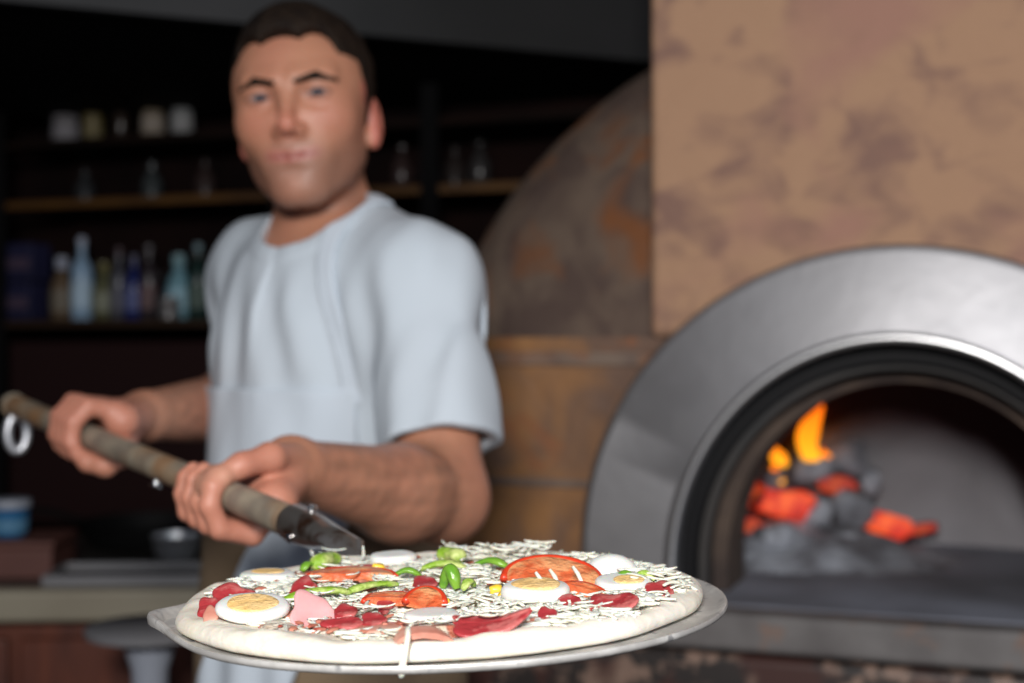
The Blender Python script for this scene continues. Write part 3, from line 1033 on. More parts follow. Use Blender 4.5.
# fine crumbs of ham and pepper among the cheese
mb = MB()
for _ in range(330):
    a = crnd.uniform(0, 2 * PI)
    r = 0.134 * math.sqrt(crnd.random())
    x, y = PC.x - .003 + r * math.cos(a), PC.y + r * math.sin(a)
    if x > 0.0 and y > 0.82 and crnd.random() < 0.5:
        continue
    c = Vector((x, y, ZTOP + zt(x) + crnd.uniform(0.0005, 0.0028)))
    q = crnd.uniform(0.0012, 0.0034)
    an = crnd.uniform(0, PI)
    dv = Vector((math.cos(an), math.sin(an), crnd.uniform(-.2, .2))) * q * crnd.uniform(.6, 1.6)
    mb.tube([c - dv, c, c + dv], [q * .5, q, q * .45], seg=6, flat=0.5)
o = obj('ham_crumbs', mb, mat('red_ham_crumbs', (0.36, 0.06, 0.04), 0.45, col2=(0.55, 0.24, 0.16), scale=90), angle=60, fix=False)
tag(o, 'fine red-brown ham crumbs scattered among the grated cheese', 'ham', kind='stuff')

# ================================================================== PREP COUNTER AT THE LEFT
prep = thing('prep_counter', 'low prep counter with a thick cream edge at the left behind the chef', 'counter', (-1.02, 2.32, 0), math.radians(3))
obj('worktop', MB().box(-0.75, 0.66, 0.03, 0.70, 0.868, 0.912), M['worktop'], prep, bevel=0.004)
obj('edge_moulding', MB().box(-0.75, 0.66, -0.02, 0.028, 0.862, 0.915), M['cream'], prep, bevel=0.008)
obj('cabinet', MB().box(-0.72, 0.62, 0.03, 0.68, 0.08, 0.866), M['redwood'], prep, bevel=0.004)
for x0_, x1_ in ((-0.69, -0.26), (-0.24, 0.19), (0.21, 0.60)):
    d_ = obj('door', MB().box(x0_, x1_, 0.008, 0.0295, 0.12, 0.83), M['redwood'], prep, bevel=0.004)
    obj('handle', MB().tube([(x1_ - .04, 0.006, 0.62), (x1_ - .04, -0.012, 0.63), (x1_ - .04, -0.012, 0.72), (x1_ - .04, 0.006, 0.73)], 0.004, seg=8), M['chrome'], d_)
obj('plinth', MB().box(-0.70, 0.60, 0.06, 0.66, 0.0, 0.08), M['black_metal'], prep)

RP_ = math.radians(3)


def on_counter(px, py, Y):
    q = P(px, py, Y)
    return Vector((q.x, q.y, 0.9125))


# red-brown tray box at the left and the cup on it
bx = thing('wooden_box', 'red-brown board box on the prep counter at the left edge', 'box', on_counter(12, 0, 2.50), RP_)
obj('box_body', MB().box(-0.12, 0.085, -0.06, 0.10, 0.0, 0.052), M['brownbox'], bx, bevel=0.003)
obj('lid', MB().box(-0.125, 0.09, -0.065, 0.105, 0.053, 0.064), M['brownbox'], bx, bevel=0.003)
cupz = 0.9125 + 0.0645
cp = thing('yogurt_cup', 'small blue cup with a white rim on the red-brown box', 'cup', (P(10, 0, 2.5).x, 2.5, cupz))
obj('cup_body', MB().lathe([(0.024, 0), (0.027, 0.002), (0.033, 0.052)], 28), M['blue'], cp, angle=50)
obj('rim', MB().lathe([(0.0335, 0.050), (0.036, 0.052), (0.0365, 0.062), (0.034, 0.066), (0.0, 0.066)], 28), M['white_plastic'], cp, angle=50)
obj('print_band', MB().lathe([(0.0292, 0.010), (0.0302, 0.010), (0.0330, 0.034), (0.0322, 0.034)], 28), mat('pale_blue_print', (0.10, 0.25, 0.40), 0.4), cp, angle=50)
# steel strip tray, pan and ladle bowl
tr = thing('baking_tray', 'shallow grey metal tray along the back of the prep counter edge', 'tray', on_counter(125, 0, 2.42), RP_)
obj('tray_base', MB().box(-0.12, 0.14, -0.05, 0.09, 0.0, 0.004), M['iron'], tr, bevel=0.001)
for a in ((-0.12, 0.14, -0.055, -0.05, 0.0, 0.018), (-0.12, 0.14, 0.09, 0.095, 0.0, 0.018), (-0.125, -0.12, -0.055, 0.095, 0, 0.018), (0.14, 0.145, -0.055, 0.095, 0, 0.018)):
    obj('tray_side', MB().box(*a), M['grey_plastic'], tr, bevel=0.001)
bw = thing('steel_bowl', 'small shiny steel bowl catching light under the front hand', 'bowl', on_counter(176, 0, 2.62), 0)
obj('bowl_body', MB().lathe([(0.018, 0), (0.03, 0.004), (0.040, 0.022), (0.044, 0.050), (0.046, 0.052), (0.0425, 0.052), (0.038, 0.024), (0.028, 0.008), (0.0, 0.006)], 32), M['chrome'], bw, angle=60)
pn = thing('frying_pan', 'black frying pan standing behind the steel bowl', 'pan', on_counter(150, 0, 2.86), 0)
obj('pan_body', MB().lathe([(0.10, 0), (0.12, 0.006), (0.135, 0.05), (0.132, 0.05), (0.116, 0.01), (0.0, 0.006)], 40), M['black_metal'], pn, angle=50)
obj('pan_handle', MB().tube([(-0.13, 0, 0.045), (-0.2, 0, 0.065), (-0.30, 0, 0.075)], [0.010, 0.011, 0.012], seg=10, flat=0.6), M['black_metal'], pn)
# white pedestal stand in front
ps = thing('pedestal_stand', 'white pedestal stand with a round grey top in front of the prep counter', 'stand', (P(150, 0, 2.0).x, 2.0, 0))
obj('top_plate', MB().lathe([(0.075, 0.905), (0.088, 0.909), (0.090, 0.917), (0.086, 0.921), (0.0, 0.921)], 40), M['grey_plastic'], ps, angle=50)
obj('column', MB().lathe([(0.030, 0.02), (0.024, 0.3), (0.022, 0.75), (0.026, 0.86), (0.040, 0.904), (0.0, 0.9045)], 32), M['white_plastic'], ps, angle=60)
obj('foot', MB().lathe([(0.13, 0.0), (0.132, 0.008), (0.11, 0.016), (0.03, 0.026)], 40), M['grey_plastic'], ps, angle=60)

# ================================================================== BACK BAR
shf = thing('back_bar_shelf', 'dark wooden back bar with black posts and amber edged shelves', 'shelf', R(0, 3.0, 0), RZ)
for z, mk in ((1.375, 'shelf_wood'), (1.675, 'amber_wood'), (1.83, 'shelf_wood'), (2.12, 'shelf_wood')):
    b_ = obj('shelf_board', MB().box(-2.5, 0.45, -0.02, 0.30, z - 0.018, z), M['shelf_wood'], shf, bevel=0.002)
    if mk == 'amber_wood':
        obj('edge_strip', MB().box(-2.5, 0.45, -0.028, -0.0205, z - 0.019, z + 0.001), M['amber_wood'], b_, bevel=0.001)
obj('edge_strip', MB().box(-2.5, 0.45, -0.027, -0.0205, 1.357, 1.371), mat('dark_amber_strip', (0.035, 0.016, 0.006), 0.6), shf)
for u in (-2.48, -1.67, -1.28):
    obj('post', MB().box(u - 0.022, u + 0.022, -0.035, -0.0285, 0.0, 2.2), M['hood_black'], shf, bevel=0.002)
obj('back_panel', MB().box(-2.5, 0.45, 0.302, 0.32, 0.0, 2.2), M['dark_wall'], shf)
for u in (-2.46, -1.65, -0.93, 0.27):
    obj('lower_panel', MB().box(u, u + 0.66, -0.012, 0.0, 0.86, 1.32), mat('dark_red_panel', (0.022, 0.009, 0.009), 0.7), shf, bevel=0.004)
obj('lower_counter', MB().box(-2.5, 0.45, -0.34, 0.0, 0.04, 0.80), M['black_metal'], shf, bevel=0.004)
obj('lower_worktop', MB().box(-2.52, 0.47, -0.36, 0.0, 0.801, 0.83), M['worktop'], shf, bevel=0.004)
rl = thing('wall_rail', 'brown wooden rail crossing the dark wall behind the far forearm', 'rail', R(-1.0, 2.84, 0), RZ)
obj('rail_bar', MB().box(-0.75, 1.2, -0.012, 0.012, 1.03, 1.075), mat('brown_rail', (0.055, 0.030, 0.012), 0.6), rl, bevel=0.004)
for u in (-0.7, 0.25, 1.1):
    obj('bracket', MB().box(u - .012, u + .012, 0.012, 0.145, 1.035, 1.06), M['black_metal'], rl, bevel=0.002)

BM = {}


def bm_(c, r=0.25, trans=0):
    k = (c, r)
    if k not in BM:
        BM[k] = mat('bottle_colour', c, r, col2=tuple(q * .8 for q in c), scale=20)
    return BM[k]


def bottle(px, z, h, rad, body, cap, label, grp, lab=None, style='wine', n_=3.09):
    # find the spot on the shelf whose picture column is px
    xy = (px - 512) / FPX
    Y = n_ / (xy * ST + CT)
    loc = Vector((xy * Y, Y, z + 0.0005))
    t = thing('liquor_bottle' if style != 'jar' else 'storage_jar', label, 'bottle' if style != 'jar' else 'jar', loc, 0, grp)
    if style == 'wine':
        pf = [(rad * .9, 0), (rad, h * .02), (rad, h * .58), (rad * .85, h * .66), (rad * .40, h * .74), (rad * .33, h * .80), (rad * .33, h * .93), (0.0, h * .935)]
        cpf = [(rad * .37, h * .90), (rad * .39, h * .905), (rad * .39, h * .995), (0.0, h)]
    elif style == 'squat':
        pf = [(rad * .85, 0), (rad, h * .03), (rad * 1.02, h * .50), (rad * .75, h * .66), (rad * .42, h * .74), (rad * .40, h * .86), (0.0, h * .865)]
        cpf = [(rad * .50, h * .80), (rad * .55, h * .81), (rad * .55, h * .99), (0.0, h)]
    else:
        pf = [(rad * .9, 0), (rad, h * .03), (rad, h * .75), (rad * .9, h * .82), (0.0, h * .825)]
        cpf = [(rad * .92, h * .80), (rad * .96, h * .81), (rad * .96, h * .99), (0.0, h)]
    obj('glass_body', MB().lathe(pf, 24), bm_(body), t, angle=50)
    obj('cap', MB().lathe(cpf, 20), bm_(cap), t, angle=50)
    if lab:
        obj('paper_label', MB().lathe([(rad * 1.01, h * .14), (rad * 1.03, h * .14), (rad * 1.03, h * .46), (rad * 1.01, h * .46)], 24), bm_(lab, 0.6), t, angle=50)
    return t


Wt = (0.42, 0.45, 0.55)
LS = 1.3755
G1, G2, G3 = 'bottles on the lower back bar shelf', 'bottles on the top back bar shelf', 'dim bottles on the middle back bar shelf'
bottle(62, LS, 0.165, .030, (0.16, 0.11, 0.07), Wt, 'amber bottle with a bright pale cap, farthest left on the lower shelf', G1, (0.18, .15, .11), 'squat')
bottle(82, LS, 0.215, .028, (0.34, 0.50, 0.68), (0.50, 0.54, 0.66), 'tall ice-blue bottle, brightest on the left of the lower shelf', G1, (0.50, .66, .80))
bottle(104, LS, 0.150, .030, (0.13, 0.13, 0.07), (0.17, 0.15, 0.06), 'squat olive bottle with a greenish label right of the ice-blue bottle', G1, (0.24, .25, .18), 'squat')
bottle(119, LS, 0.185, .023, (0.09, 0.09, 0.11), (0.10, 0.06, 0.07), 'slim grey bottle with a reddish cap on the lower shelf', G1, (0.11, .11, .14))
bottle(134, LS, 0.165, .026, (0.02, 0.03, 0.15), (0.13, 0.13, 0.20), 'deep blue bottle in the middle of the lower shelf', G1, (0.10, .12, .28))
bottle(149, LS, 0.190, .024, (0.05, 0.04, 0.045), (0.14, 0.13, 0.14), 'dark bottle with a pinkish label right of the deep blue bottle', G1, (0.15, .09, .09))
bottle(163, LS, 0.120, .022, (0.012, 0.012, 0.015), (0.02, 0.02, 0.02), 'short black bottle between the dark bottle and the cyan bottle', G1, None, 'squat')
bottle(179, LS, 0.165, .031, (0.22, 0.42, 0.50), (0.25, 0.42, 0.46), 'pale cyan bottle shining on the right of the lower shelf', G1, (0.34, .56, .66), 'squat')
bottle(198, LS, 0.190, .026, (0.02, 0.045, 0.04), (0.24, 0.36, 0.40), 'dark green bottle with a pale cyan cap next to the white shirt', G1, (0.08, .12, .10))
bottle(169, LS, 0.055, .025, (0.16, 0.15, 0.15), (0.20, 0.19, 0.19), 'low whitish jar standing in front of the black bottle', G1, None, 'jar', n_=3.025)
US = 1.8305
bottle(66, US, 0.105, .036, (0.20, 0.19, 0.20), (0.17, .16, .17), 'wide grey-white jar, leftmost on the top shelf', G2, (0.26, .25, .27), 'jar')
bottle(93, US, 0.120, .026, (0.15, 0.12, 0.05), (0.13, .10, .05), 'olive-yellow jar right of the wide grey-white jar', G2, (0.19, .155, .07), 'jar')
bottle(121, US, 0.135, .022, (0.03, 0.02, 0.015), (0.19, .16, .12), 'dark bottle with a beige cap in the middle of the top shelf', G2, None, 'squat')
bottle(153, US, 0.130, .030, (0.22, 0.18, 0.13), (0.06, .04, .03), 'cream-coloured round bottle on the top shelf left of the whitest one', G2, (0.34, .29, .24), 'squat')
bottle(182, US, 0.125, .028, (0.26, 0.27, 0.27), (0.04, .03, .03), 'white-grey round bottle, rightmost on the top shelf beside the head', G2, (0.34, .34, .34), 'squat')
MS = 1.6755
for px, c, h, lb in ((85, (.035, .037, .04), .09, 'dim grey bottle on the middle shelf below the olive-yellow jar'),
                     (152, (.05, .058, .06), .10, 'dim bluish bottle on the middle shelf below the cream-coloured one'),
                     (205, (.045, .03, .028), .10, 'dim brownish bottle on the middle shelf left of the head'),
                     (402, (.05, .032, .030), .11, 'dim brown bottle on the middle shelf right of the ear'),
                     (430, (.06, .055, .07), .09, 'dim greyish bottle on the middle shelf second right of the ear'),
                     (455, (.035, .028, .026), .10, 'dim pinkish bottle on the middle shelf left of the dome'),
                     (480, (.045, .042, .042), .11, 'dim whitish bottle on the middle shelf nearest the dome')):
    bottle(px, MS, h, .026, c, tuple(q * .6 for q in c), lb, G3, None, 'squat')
# folded blue packages at the far left of the lower shelf
for px, z, w_, lb in ((22, LS, 0.055, 'dark blue carton lying on the lower shelf at the left edge'), (22, LS + 0.103, 0.062, 'violet-blue carton stacked on the dark blue one at the left edge')):
    xy = (px - 512) / FPX
    Y = 3.1 / (xy * ST + CT)
    t = thing('carton', lb, 'box', (xy * Y, Y, z + .001), RZ, 'cartons at the left end of the lower shelf')
    obj('carton_body', MB().box(-w_, w_, -.04, .04, 0, .098), bm_((0.018, 0.018, 0.06), .6), t, bevel=.002)
    obj('printed_band', MB().box(-w_ * .9, w_ * .9, -.0415, -.0402, .03, .06), bm_((0.09, 0.06, 0.10), .6), t)

# ================================================================== PERSON  (signed distance surfaces)
def nrm(v):
    return np.sqrt((v * v).sum(-1))


def cap_(Q, a, b, ra, rb):
    a = np.asarray(a, np.float32)
    b = np.asarray(b, np.float32)
    ba = b - a
    h = np.clip(((Q - a) @ ba) / max(float(ba @ ba), 1e-9), 0, 1)
    return nrm(Q - a - h[:, None] * ba) - (ra + (rb - ra) * h)


def ell_(Q, c, r):
    q = (Q - np.asarray(c, np.float32)) / np.asarray(r, np.float32)
    k0 = nrm(q)
    k1 = nrm(q / np.asarray(r, np.float32))
    return k0 * (k0 - 1) / np.maximum(k1, 1e-6)


def smin(a, b, k):
    h = np.clip(.5 + .5 * (b - a) / k, 0, 1)
    return b * (1 - h) + a * h - k * h * (1 - h)


def smax(a, b, k):
    return -smin(-a, -b, k)


def mesh_sdf(f, lo, hi, h, nb=12):
    lo = np.array(lo, np.float64)
    hi = np.array(hi, np.float64)
    B = nb * h
    nblk = np.ceil((hi - lo) / B).astype(int)
    g = np.stack(np.meshgrid(*[np.arange(n) for n in nblk], indexing='ij'), -1).reshape(-1, 3)
    cen = (lo + (g + .5) * B).astype(np.float32)
    d = np.concatenate([f(cen[i:i + 4000], None, None) for i in range(0, len(cen), 4000)])
    g = g[np.abs(d) < B * .87 * 1.45 + 0.004]
    N_ = (nblk * nb + 4).astype(np.int64)

    def key(ijk):
        return (ijk[..., 0] * N_[1] + ijk[..., 1]) * N_[2] + ijk[..., 2]
    ax = np.arange(nb + 1)
    loc = np.stack(np.meshgrid(ax, ax, ax, indexing='ij'), -1).reshape(-1, 3)
    keys, verts, quads = [], [], []
    E = [((0, 0, 0), (1, 0, 0)), ((0, 1, 0), (1, 1, 0)), ((0, 0, 1), (1, 0, 1)), ((0, 1, 1), (1, 1, 1)),
         ((0, 0, 0), (0, 1, 0)), ((1, 0, 0), (1, 1, 0)), ((0, 0, 1), (0, 1, 1)), ((1, 0, 1), (1, 1, 1)),
         ((0, 0, 0), (0, 0, 1)), ((1, 0, 0), (1, 0, 1)), ((0, 1, 0), (0, 1, 1)), ((1, 1, 0), (1, 1, 1))]
    for b in g:
        base = b * nb
        pts = (lo + (base + loc) * h).astype(np.float32)
        v = f(pts, (lo + (b + .5) * B), B * .87).reshape(nb + 1, nb + 1, nb + 1)
        s = v < 0
        if s.all() or not s.any():
            continue
        acc = np.zeros((nb, nb, nb, 3))
        cnt_ = np.zeros((nb, nb, nb))
        for p, q in E:
            va = v[p[0]:nb + p[0], p[1]:nb + p[1], p[2]:nb + p[2]]
            vb = v[q[0]:nb + q[0], q[1]:nb + q[1], q[2]:nb + q[2]]
            m = (va < 0) != (vb < 0)
            t = np.where(m, va / np.where(m, va - vb, 1), 0)
            for k in range(3):
                acc[..., k] += m * (p[k] + t * (q[k] - p[k]))
            cnt_ += m
        idx = np.argwhere(cnt_ > 0)
        if len(idx) == 0:
            continue
        c = acc[tuple(idx.T)] / cnt_[tuple(idx.T)][:, None]
        keys.append(key((base + idx).astype(np.int64) + 1))
        verts.append(lo + (base + idx + c) * h)
        for k, (o1, o2) in enumerate((((0, 1, 0), (0, 0, 1)), ((0, 0, 1), (1, 0, 0)), ((1, 0, 0), (0, 1, 0)))):
            sl = [slice(0, nb)] * 3
            sh = list(sl)
            sh[k] = slice(1, nb + 1)
            a_, b_ = s[tuple(sl)], s[tuple(sh)]
            ii = np.argwhere(a_ != b_)
            if len(ii) == 0:
                continue
            flip = a_[tuple(ii.T)]
            G = (base + ii).astype(np.int64) + 1
            o1_, o2_ = np.array(o1), np.array(o2)
            q4 = np.stack([key(G - o1_ - o2_), key(G - o2_), key(G), key(G - o1_)], -1)
            q4[~flip] = q4[~flip][:, ::-1]
            quads.append(q4)
    keys = np.concatenate(keys)
    verts = np.concatenate(verts)
    quads = np.concatenate(quads)
    o_ = np.argsort(keys)
    keys, verts = keys[o_], verts[o_]
    j = np.searchsorted(keys, quads)
    j = np.minimum(j, len(keys) - 1)
    ok = (keys[j] == quads).all(1)
    return verts, j[ok]


def np_obj(name, vf, m, parent=None, colfn=None):
    v, q = vf
    me = bpy.data.meshes.new(name)
    me.vertices.add(len(v))
    me.vertices.foreach_set('co', v.astype(np.float32).ravel())
    me.loops.add(q.size)
    me.loops.foreach_set('vertex_index', q.astype(np.int32).ravel())
    me.polygons.add(len(q))
    me.polygons.foreach_set('loop_start', np.arange(0, q.size, 4, dtype=np.int32))
    me.update(calc_edges=True)
    me.validate()
    me.shade_smooth()
    if colfn:
        a = me.color_attributes.new('Col', 'FLOAT_COLOR', 'POINT')
        c = colfn(v.astype(np.float32))
        c = np.concatenate([c, np.ones((len(c), 1))], 1)
        a.data.foreach_set('color', c.astype(np.float32).ravel())
    me.materials.append(m)
    o = bpy.data.objects.new(name, me)
    C.objects.link(o)
    o.parent = parent
    return o


# ---- head frame
HC = np.array([-0.2425, 1.66, 1.5865], np.float32)
HR = np.array((Matrix.Rotation(math.radians(-5.5), 3, 'Y') @ Matrix.Rotation(math.radians(-3.5), 3, 'Z') @ Matrix.Rotation(math.radians(2.0), 3, 'X')), np.float32)


def to_head(Q):
    return (Q - HC) @ HR          # columns of HR are the head axes


def from_head(p):
    return Vector([float(t) for t in (HC + HR @ np.array(p, np.float32))])


EYX, EYY, EYZ = 0.0325, -0.0755, 0.010


def head_sdf(q):
    s = q.copy()
    s[:, 0] = np.abs(s[:, 0])
    d = ell_(q, (0, .018, .036), (.0780, .098, .082))
    d = smin(d, ell_(q, (0, -.018, .018), (.0735, .076, .076)), .02)          # forehead/face mass
    d = smin(d, ell_(q, (0, -.026, -.036), (.0635, .062, .068)), .03)        # lower face
    d = smin(d, cap_(s, (.047, .000, -.056), (.018, -.064, -.094), .015, .015), .032)      # jaw
    d = smin(d, ell_(q, (0, -.075, -.095), (.024, .017, .018)), .018)        # chin
    d = smin(d, ell_(s, (.040, -.058, -.018), (.020, .018, .018)), .032)     # cheekbone
    d = smin(d, cap_(s, (.012, -.0895, .027), (.044, -.074, .029), .0070, .0065), .018)      # brow
    d = smax(d, -ell_(s, (.0325, -.098, .008), (.019, .017, .0125)), .014)   # orbit
    d = smin(d, ell_(s, (EYX, EYY - .0005, EYZ), (.0150, .0142, .0138)), .007)      # lids
    d = smax(d, -ell_(s, (EYX, EYY - .016, EYZ - .0005), (.0124, .012, .0038)), .0025)
    d = smin(d, cap_(q, (0, -.0885, .018), (0, -.1075, -.020), .0064, .0084), .012)  # bridge
    d = smin(d, ell_(q, (0, -.1075, -.0262), (.0108, .0108, .0098)), .007)
    d = smin(d, ell_(s, (.0120, -.0970, -.0300), (.0065, .0090, .0068)), .006)       # alae
    d = smax(d, -ell_(s, (.0065, -.1045, -.0385), (.0036, .006, .004)), .003)
    d = smin(d, ell_(q, (0, -.0740, -.058), (.038, .0185, .026)), .022)      # muzzle
    d = smin(d, cap_(s, (0, -.0935, -.0548), (.0280, -.0800, -.0545), .0034, .0020), .004)   # upper lip
    d = smin(d, cap_(s, (0, -.0925, -.0635), (.0230, -.0825, -.0600), .0042, .0024), .004)   # lower lip
    d = smax(d, -cap_(s, (0, -.0975, -.0590), (.0285, -.0835, -.0562), .0014, .0010), .0025)
    d = smax(d, -ell_(q, (0, -.1005, -.0765), (.022, .0065, .0055)), .008)
    # ear
    e = ell_(s, (.0765, .024, -.016), (.0105, .0180, .030))
    e = smax(e, -ell_(s, (.0870, .019, -.013), (.0065, .0110, .018)), .004)
    e = smin(e, ell_(s, (.0740, .016, -.038), (.0070, .008, .010)), .008)
    d = smin(d, e, .006)
    return d


# ---- joints
NB = np.array((-0.218, 1.715, 1.440), np.float32)
SL = np.array((-0.104, 1.588, 1.382), np.float32)
SR = np.array((-0.314, 1.800, 1.400), np.float32)
EL = np.array((-0.070, 1.455, 1.160), np.float32)
ER = np.array((-0.330, 1.885, 1.236), np.float32)
WL = np.array((-0.196, 1.262, 1.207), np.float32)
WR = np.array((-0.415, 1.607, 1.236), np.float32)
YAW = math.radians(36)
Lx = np.array((math.cos(YAW), -math.sin(YAW), 0), np.float32)
Fx = np.array((-math.sin(YAW), -math.cos(YAW), 0), np.float32)
BC = np.array((-0.212, 1.700, 0), np.float32)


def to_body(Q):
    d = Q - BC
    return np.stack([d @ Lx, d @ Fx, Q[:, 2]], -1)


def w2(p):
    return tuple(float(t) for t in p)


hd = np.array([HD.x, HD.y, HD.z], np.float32)


def handle_pt(t):
    return np.array([HA.x, HA.y, HA.z], np.float32) + hd * t


# cross-section frame round the handle: e1 towards picture left / camera, e2 up
e1 = np.cross(np.array([0, 0, 1.0]), hd)
e1 /= np.linalg.norm(e1)
e1 = e1.astype(np.float32)
if e1[0] > 0:
    e1 = -e1
e2 = np.cross(e1, hd)
e2 = (e2 / np.linalg.norm(e2)).astype(np.float32)
if e2[2] < 0:
    e2 = -e2


def hp_(t, phi, rho):
    a = math.radians(phi)
    return handle_pt(t) + rho * (math.cos(a) * e1 + math.sin(a) * e2)


tL = float((np.array((-0.2465, 1.2, 1.193)) - handle_pt(0)) @ hd) - .008
tR = float((np.array((-0.4545, 1.52, 1.22)) - handle_pt(0)) @ hd)

# fingers: chains of (point, radius)
fingersL = []
for i, (s, sc, a0, r_) in enumerate(((-0.030, 1.0, 0, .0088), (-0.009, 1.05, 4, .0090), (0.012, 1.0, 8, .0086), (0.031, .86, 14, .0076))):
    fingersL.append([(hp_(tL + s * .92, 205, .034), r_ * 1.2), (hp_(tL + s, 245 + a0, .0335), r_ * 1.12), (hp_(tL + s, 300 + a0, .0275), r_ * 1.06),
                     (hp_(tL + s + .001, 350, .0235), r_), (hp_(tL + s + .002, 28 * sc, .0225), r_ * .95), (hp_(tL + s + .003, 58 * sc, .0215), r_ * .80)])
fingersR = []
for i, (s, sc, r_) in enumerate(((-0.026, 1.0, .0088), (-0.006, 1.05, .0090), (0.014, 1.0, .0086), (0.032, .85, .0076))):
    fingersR.append([(hp_(tR + s * .92, 128, .036), r_ * 1.2), (hp_(tR + s, 80, .034), r_ * 1.12), (hp_(tR + s, 40, .0275), r_ * 1.05),
                     (hp_(tR + s, -5, .0235), r_), (hp_(tR + s, -45 * sc, .0225), r_ * .95), (hp_(tR + s, -80 * sc, .0215), r_ * .8)])


def chain_sdf(Q, ch, k=.003):
    d = None
    for (a, ra), (b, rb) in zip(ch[:-1], ch[1:]):
        c = cap_(Q, a, b, ra, rb)
        d = c if d is None else smin(d, c, k)
    return d


thumbL = [((-0.193, 1.236, 1.216), .0150), ((-0.204, 1.200, 1.222), .0125), ((-0.224, 1.178, 1.2175), .0102), ((-0.2425, 1.168, 1.2075), .0092), ((-0.2500, 1.165, 1.2010), .0080)]
thumbR = [(WR + (hp_(tR, 175, .03) - WR) * .45, .0145), (hp_(tR - .040, 215, .030), .0125), (hp_(tR - .046, 255, .028), .0105), (hp_(tR - .044, 295, .0245), .0095), (hp_(tR - .036, 325, .0235), .0082)]


def handL(Q):
    pa, pb = hp_(tL - .026, 190, .036), hp_(tL + .028, 190, .036)
    d = cap_(Q, pa, pb, .0150, .0140)
    d = smin(d, cap_(Q, WL, pa, .0235, .0165), .014)
    d = smin(d, cap_(Q, WL, pb, .0230, .0150), .014)
    d = smin(d, cap_(Q, WL, hp_(tL, 175, .040), .0240, .0150), .012)
    f = None
    for ch in fingersL:
        c = chain_sdf(Q, ch)
        f = c if f is None else smin(f, c, .0022)
    d = smin(d, f, .008)
    d = smin(d, chain_sdf(Q, thumbL, .006), .006)
    return d


def handR(Q):
    pa, pb = hp_(tR - .024, 150, .036), hp_(tR + .028, 150, .036)
    d = cap_(Q, pa, pb, .0150, .0140)
    d = smin(d, cap_(Q, WR, pa, .0235, .0165), .014)
    d = smin(d, cap_(Q, WR, pb, .0230, .0150), .014)
    f = None
    for ch in fingersR:
        c = chain_sdf(Q, ch)
        f = c if f is None else smin(f, c, .0022)
    d = smin(d, f, .008)
    d = smin(d, chain_sdf(Q, thumbR, .006), .006)
    return d


def armL(Q):
    d = cap_(Q, SL, EL, .052, .043)
    m1 = EL * .68 + WL * .32 + np.array((.0, 0, -.004), np.float32)
    d = smin(d, smin(cap_(Q, EL, m1, .044, .0455), cap_(Q, m1, WL, .0455, .0265), .02), .02)
    return d


def armR(Q):
    d = cap_(Q, SR, ER, .050, .042)
    m1 = ER * .68 + WR * .32
    d = smin(d, smin(cap_(Q, ER, m1, .045, .045), cap_(Q, m1, WR, .045, .027), .02), .02)
    return d


def torso(Q, g=0.0):
    b = to_body(Q)
    d = ell_(b, (0.004, .010, 1.29), (.146 + g, .108 + g, .185 + g))
    d = smin(d, ell_(b, (0.004, .020, 1.08), (.140 + g, .115 + g, .21)), .05)
    d = smin(d, ell_(b, (0, -.010, .93), (.140 + g, .108 + g, .14)), .05)
    d = smin(d, cap_(Q, SL, SR, .050 + g * .6, .050 + g * .6), .05)
    nb = NB + np.array((0, .01, -.005), np.float32)
    d = smin(d, smin(cap_(Q, nb + Lx * .03, SL + (0, 0, .008), .046 + g * .6, .044 + g * .6), cap_(Q, nb - Lx * .03, SR + (0, 0, .008), .046 + g * .6, .044 + g * .6), .03), .04)
    return d


def neck(Q):
    a = HC + HR @ np.array((0, .022, -.045), np.float32)
    return cap_(Q, a, NB, .052, .060)


def legs(Q):
    d = None
    for s in (-1, 1):
        hip = BC + Lx * .066 * s + np.array((0, 0, .92), np.float32)
        kn = BC + Lx * .115 * s + Fx * .03 + np.array((0, 0, .49), np.float32)
        an = BC + Lx * .125 * s - Fx * .02 + np.array((0, 0, .09), np.float32)
        toe = an + Fx * .13 + np.array((0, 0, -.045), np.float32)
        c = smin(cap_(Q, hip, kn, .070, .052), cap_(Q, kn, an, .055, .036), .03)
        c = smin(c, cap_(Q, an, toe, .034, .026), .03)
        d = c if d is None else np.minimum(d, c)
    return d


GR = [  # function, bounding centre, radius, blend with what came before
    (torso, (BC[0], BC[1], 1.18), .46, .03),
    (neck, tuple((HC + NB) / 2), .16, .03),
    (lambda Q: head_sdf(to_head(Q)), tuple(HC), .165, .02),
    (armL, tuple((SL + WL) / 2), .27, .03),
    (armR, tuple((SR + WR) / 2), .27, .03),
    (handL, tuple(hp_(tL, 180, .01)), .12, .012),
    (handR, tuple(hp_(tR, 180, .01)), .12, .012),
    (legs, (BC[0], BC[1], .47), .62, .04),
]


def body_sdf(Q, c, rad):
    d = None
    for f, gc, gr, k in GR:
        if c is not None and np.linalg.norm(np.array(c) - np.array(gc)) > gr + rad + .05:
            continue
        x = f(Q)
        d = x if d is None else smin(d, x, k)
    return np.full(len(Q), 1.0, np.float32) if d is None else d


def vnoise(Q, fr, seed):
    r_ = np.random.RandomState(seed)
    s = 0
    for i in range(6):
        k = r_.normal(size=3) * fr
        s = s + np.sin(Q @ k.astype(np.float32) + r_.uniform(0, 6.28))
    return s / 6


def gs(x, w_):
    return np.exp(-(x / w_) ** 2)


def sm(x, a, b):
    t = np.clip((x - a) / (b - a), 0, 1)
    return t * t * (3 - 2 * t)


